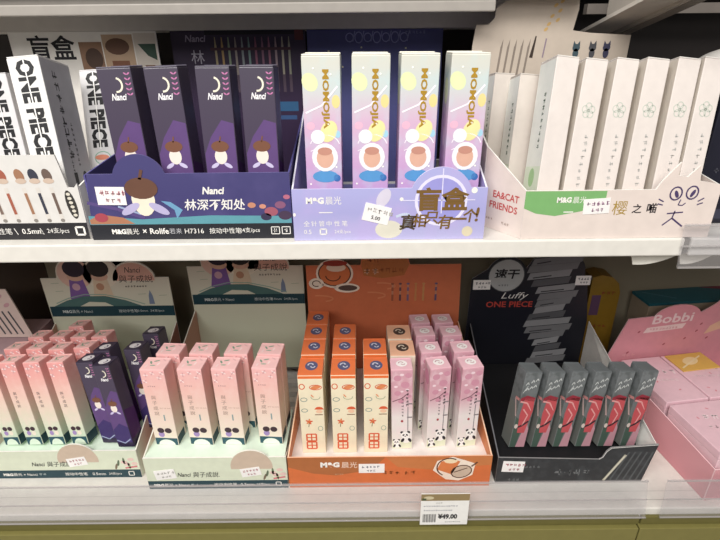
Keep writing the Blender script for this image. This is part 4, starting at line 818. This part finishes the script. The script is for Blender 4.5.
def gift_box(lx, ly, w, d, h, label):
    R = math.radians(8); c, s_ = math.cos(R), math.sin(R)
    g = thing('gift_box', (35.2 + lx*c - ly*s_, 36.75 + lx*s_ + ly*c, ZL+0.14), label, 'gift box', 'pink gift boxes', 8)
    mb = MB(); mb.box(0, w, 0, d, 0, h-1.0, M('#ecc8cf', 0.4), 0.06); l = Frame((0, d, 0), (0, -1, 0), (0, 0, 1), (-1, 0, 0)); fr = front()
    for k in range(10): mb.ell(l, 0.6 + (d-1.2)*RNG.random(), 0.8 + (h-2.4)*RNG.random(), 0.22, 0.13, M(('#d59aa0', '#c98a92', '#e8cfc8')[k % 3]), 1, rot=60*k, n=8)
    mb.rect(l, d*0.6, h*0.28, d*0.68, h*0.33, M('#4a2e34'), 2); mb.marks(fr, 1.0, 1.2, 4, 0.5, M('#d28a94'), 1)
    obj('box_base', mb, g)
    mb = MB(); mb.box(-0.04, w+0.04, -0.04, d+0.04, h-0.98, h, M('#e8c2cb', 0.38), 0.08); tp = Frame((0, 0, h), (1, 0, 0), (0, 1, 0), (0, 0, 1))
    mb.marks(tp, w*0.25, d*0.62, 4, 0.9, M('#f6e2e4'), 1, rot=-8); mb.marks(tp, w*0.2, d*0.45, 6, 0.5, M('#f4dcde'), 1, rot=-8)
    for k in range(5): mb.ell(tp, w*RNG.random()*0.8+0.5, d*RNG.random()*0.8+0.4, 0.2, 0.1, M('#d98e98'), 1, rot=50*k, n=8)
    obj('box_lid', mb, g); return g
gift_box(0.5, 0.5, 8.2, 7.2, 5.8, 'large pink gift box at the front of the pink tray, speckled left side')
gift_box(8.95, 0.5, 8.2, 7.2, 5.8, 'large pink gift box at the front right, cut by the right picture edge')
gift_box(0.5, 8.2, 5.2, 8.3, 5.8, 'pink gift box behind, at the left of the back row next to the grey boxes')
gift_box(6.0, 8.2, 5.6, 8.3, 5.8, 'pink gift box in the back row under the yellow card, right of its neighbour')
R9 = math.radians(8); lx, ly = 8.1, 14.6
t = thing('greeting_card', (35.2 + lx*math.cos(R9) - ly*math.sin(R9), 36.75 + lx*math.sin(R9) + ly*math.cos(R9), ZL+6.0), 'golden yellow card lying on the back pink gift box', 'card', None, 9)
mb = MB(); mb.box(-1.8, 3.3, -1.6, 1.7, 0, 0.12, M('#e0b45c', 0.45)); tp = Frame((0, 0, 0.12), (1, 0, 0), (0, 1, 0), (0, 0, 1)); mb.ell(tp, 0.6, 0.2, 1.2, 0.7, M('#efd6a0'), 1, rot=20); mb.line(tp, [(-1.4, -1.0), (2.6, 1.0)], 0.2, M('#efdcae'), 2); obj('card_sheet', mb, t)

# ===== things behind on the lower shelf
t = thing('carton', (37.6, 57.0, ZL), 'taupe carton with teal lid behind the pink header', 'carton', None, 6)
mb = MB(); mb.box(0, 14, 0.0, 3.7, 0, 11.6, M('#8f8270', 0.5), 0.08); obj('carton_body', mb, t)
mb = MB(); mb.box(-0.05, 14.05, -0.05, 3.75, 11.62, 12.0, M('#1f5560', 0.4), 0.05); tp = Frame((0, 0, 12.0), (1, 0, 0), (0, 1, 0), (0, 0, 1)); mb.line(tp, [(1.0, 3.2), (4.4, 1.0)], 0.15, M('#5a8088'), 1); mb.poly(tp, [(9.5, 3.6), (13.8, 3.6), (13.8, 2.2)], M('#7a3444'), 1); obj('carton_lid', mb, t)
t = thing('carton', (30.2, 58.4, ZL), 'narrow golden yellow carton behind the black display', 'carton')
mb = MB(); hp = [(0, 0), (4.1, 0), (4.0, 12.9), (3.6, 14.3), (2.6, 15.2), (1.2, 15.5), (0, 15.2)]
mb.prism([(u, 0, v) for u, v in hp], (0, 2.6, 0), M('#85671f', 0.5), M('#6a5018', 0.5)); fr = front(); mb.marks(fr, 1.6, 12.6, 3, 0.6, M('#8a3f2a'), 1); mb.rect(fr, 0.4, 9.6, 1.6, 12.6, M('#5a3f5a'), 1); mb.marks(fr, 0.6, 7.6, 4, 0.6, M('#8a3f2a'), 1)
for i in range(5): mb.marks(fr, 1.2, 5.6-i*1.0, 4, 0.4, M('#7a5a20'), 1)
obj('carton_body', mb, t); mb = MB(); mb.rect(Frame((4.08, 0, 0), (0, 1, 0), (0, 0, 1), (1, 0, 0)), 0.2, 0.3, 2.4, 12.4, M('#5a4418'), 1); obj('carton_side', mb, t)
t = thing('pen_display', (-53.5, 52.6, ZL), 'pale pink display with drawn pens seen behind at the left edge', 'pen display', 'open pen displays')
mb = MB(); mb.box(0, 13.0, -4.0, 4.6, 0, 10.6, M('#b79aa0', 0.5), 0.05); obj('tray_body', mb, t)
mb = MB(); hp = [(0, 10.7), (13.3, 10.7), (11.2, 16.9), (0, 16.9)]; mb.prism([(u, 0.0 + (v-10.7)*0.12, v) for u, v in hp], (0, 0.15, 0), M('#d9c3bb', 0.5), M('#a89c92')); fr = Frame((0, -1.3, 0), (1, 0, 0), (0, 0.12, 0.9928), (0, -0.9928, 0.12))
for i in range(8): mb.line(fr, [(12.2-i*0.75, 11.2), (10.9-i*0.75, 14.2)], 0.2, M('#4d4a50'), 2)
for u, v in ((10.2, 16.1), (9.0, 15.6), (7.8, 16.2), (10.9, 15.0), (8.8, 14.8)): mb.ell(fr, u, v, 0.4, 0.25, M('#c99aa2'), 1, rot=30)
obj('header_card', mb, t)

# paper flaps hanging from the upper shelf
for i, (x, ww, n) in enumerate(((22.7, 3.9, 'white paper flap hanging under the upper shelf, left of two'), (25.9, 2.8, 'white paper flap hanging under the upper shelf near its joint, right of two'))):
    mb = MB(); n_ = 12; pa = []
    for k in range(n_+1):
        s_ = k/n_; pa.append((-ww/2 + ww*s_, 0.0, -1.0*math.sin(math.pi*min(1, s_*0.62+0.38))**0.8 if k not in (0, n_) else 0.0))
    mb.prism([(-ww/2, 0, 0.0)] + pa[1:-1] + [(ww/2, 0, 0)], (0, 0.06, 0), M('#dcd8ce', 0.5))
    tag(obj('hanging_flap', mb, None, (x, 35.2, 120.52)), n, 'paper flap', 'paper flaps under the upper shelf')

# white price tag slipped behind the lower price rail
t = thing('price_tag', (5.75, 35.1, 91.05), 'white shelf price tag with brown heading and black price, below the orange display', 'price tag')
mb = MB(); mb.box(0, 4.75, -0.06, 0, 0, 4.3, M('#f0eeea', 0.4)); fr = front(-0.06)
mb.rect(fr, 0, 3.35, 4.75, 4.25, M('#94805a'), 1); mb.ell(fr, 0.75, 3.75, 0.5, 0.22, M('#cfc3a0'), 2); mb.rect(fr, 0.1, 3.4, 0.5, 3.7, M('#4d5a3c'), 2)
mb.text(fr, '¥49.00', 1.75, 0.8, 0.72, INK, 2, 'l', 0.05, width=1.95)
for i in range(15): mb.rect(fr, 0.25+i*0.09, 0.35, 0.25+i*0.09 + (0.03, 0.06, 0.045)[i % 3], 1.5, INK, 2)
for v, n in ((2.5, 14), (1.9, 12)): mb.marks(fr, 0.3, v, n, 0.22, M('#77788a'), 2)
mb.marks(fr, 2.5, 0.3, 8, 0.18, M('#66676a'), 2); mb.marks(fr, 1.5, 2.95, 3, 0.2, M('#a9a6a0'), 2)
obj('tag_sheet', mb, t)
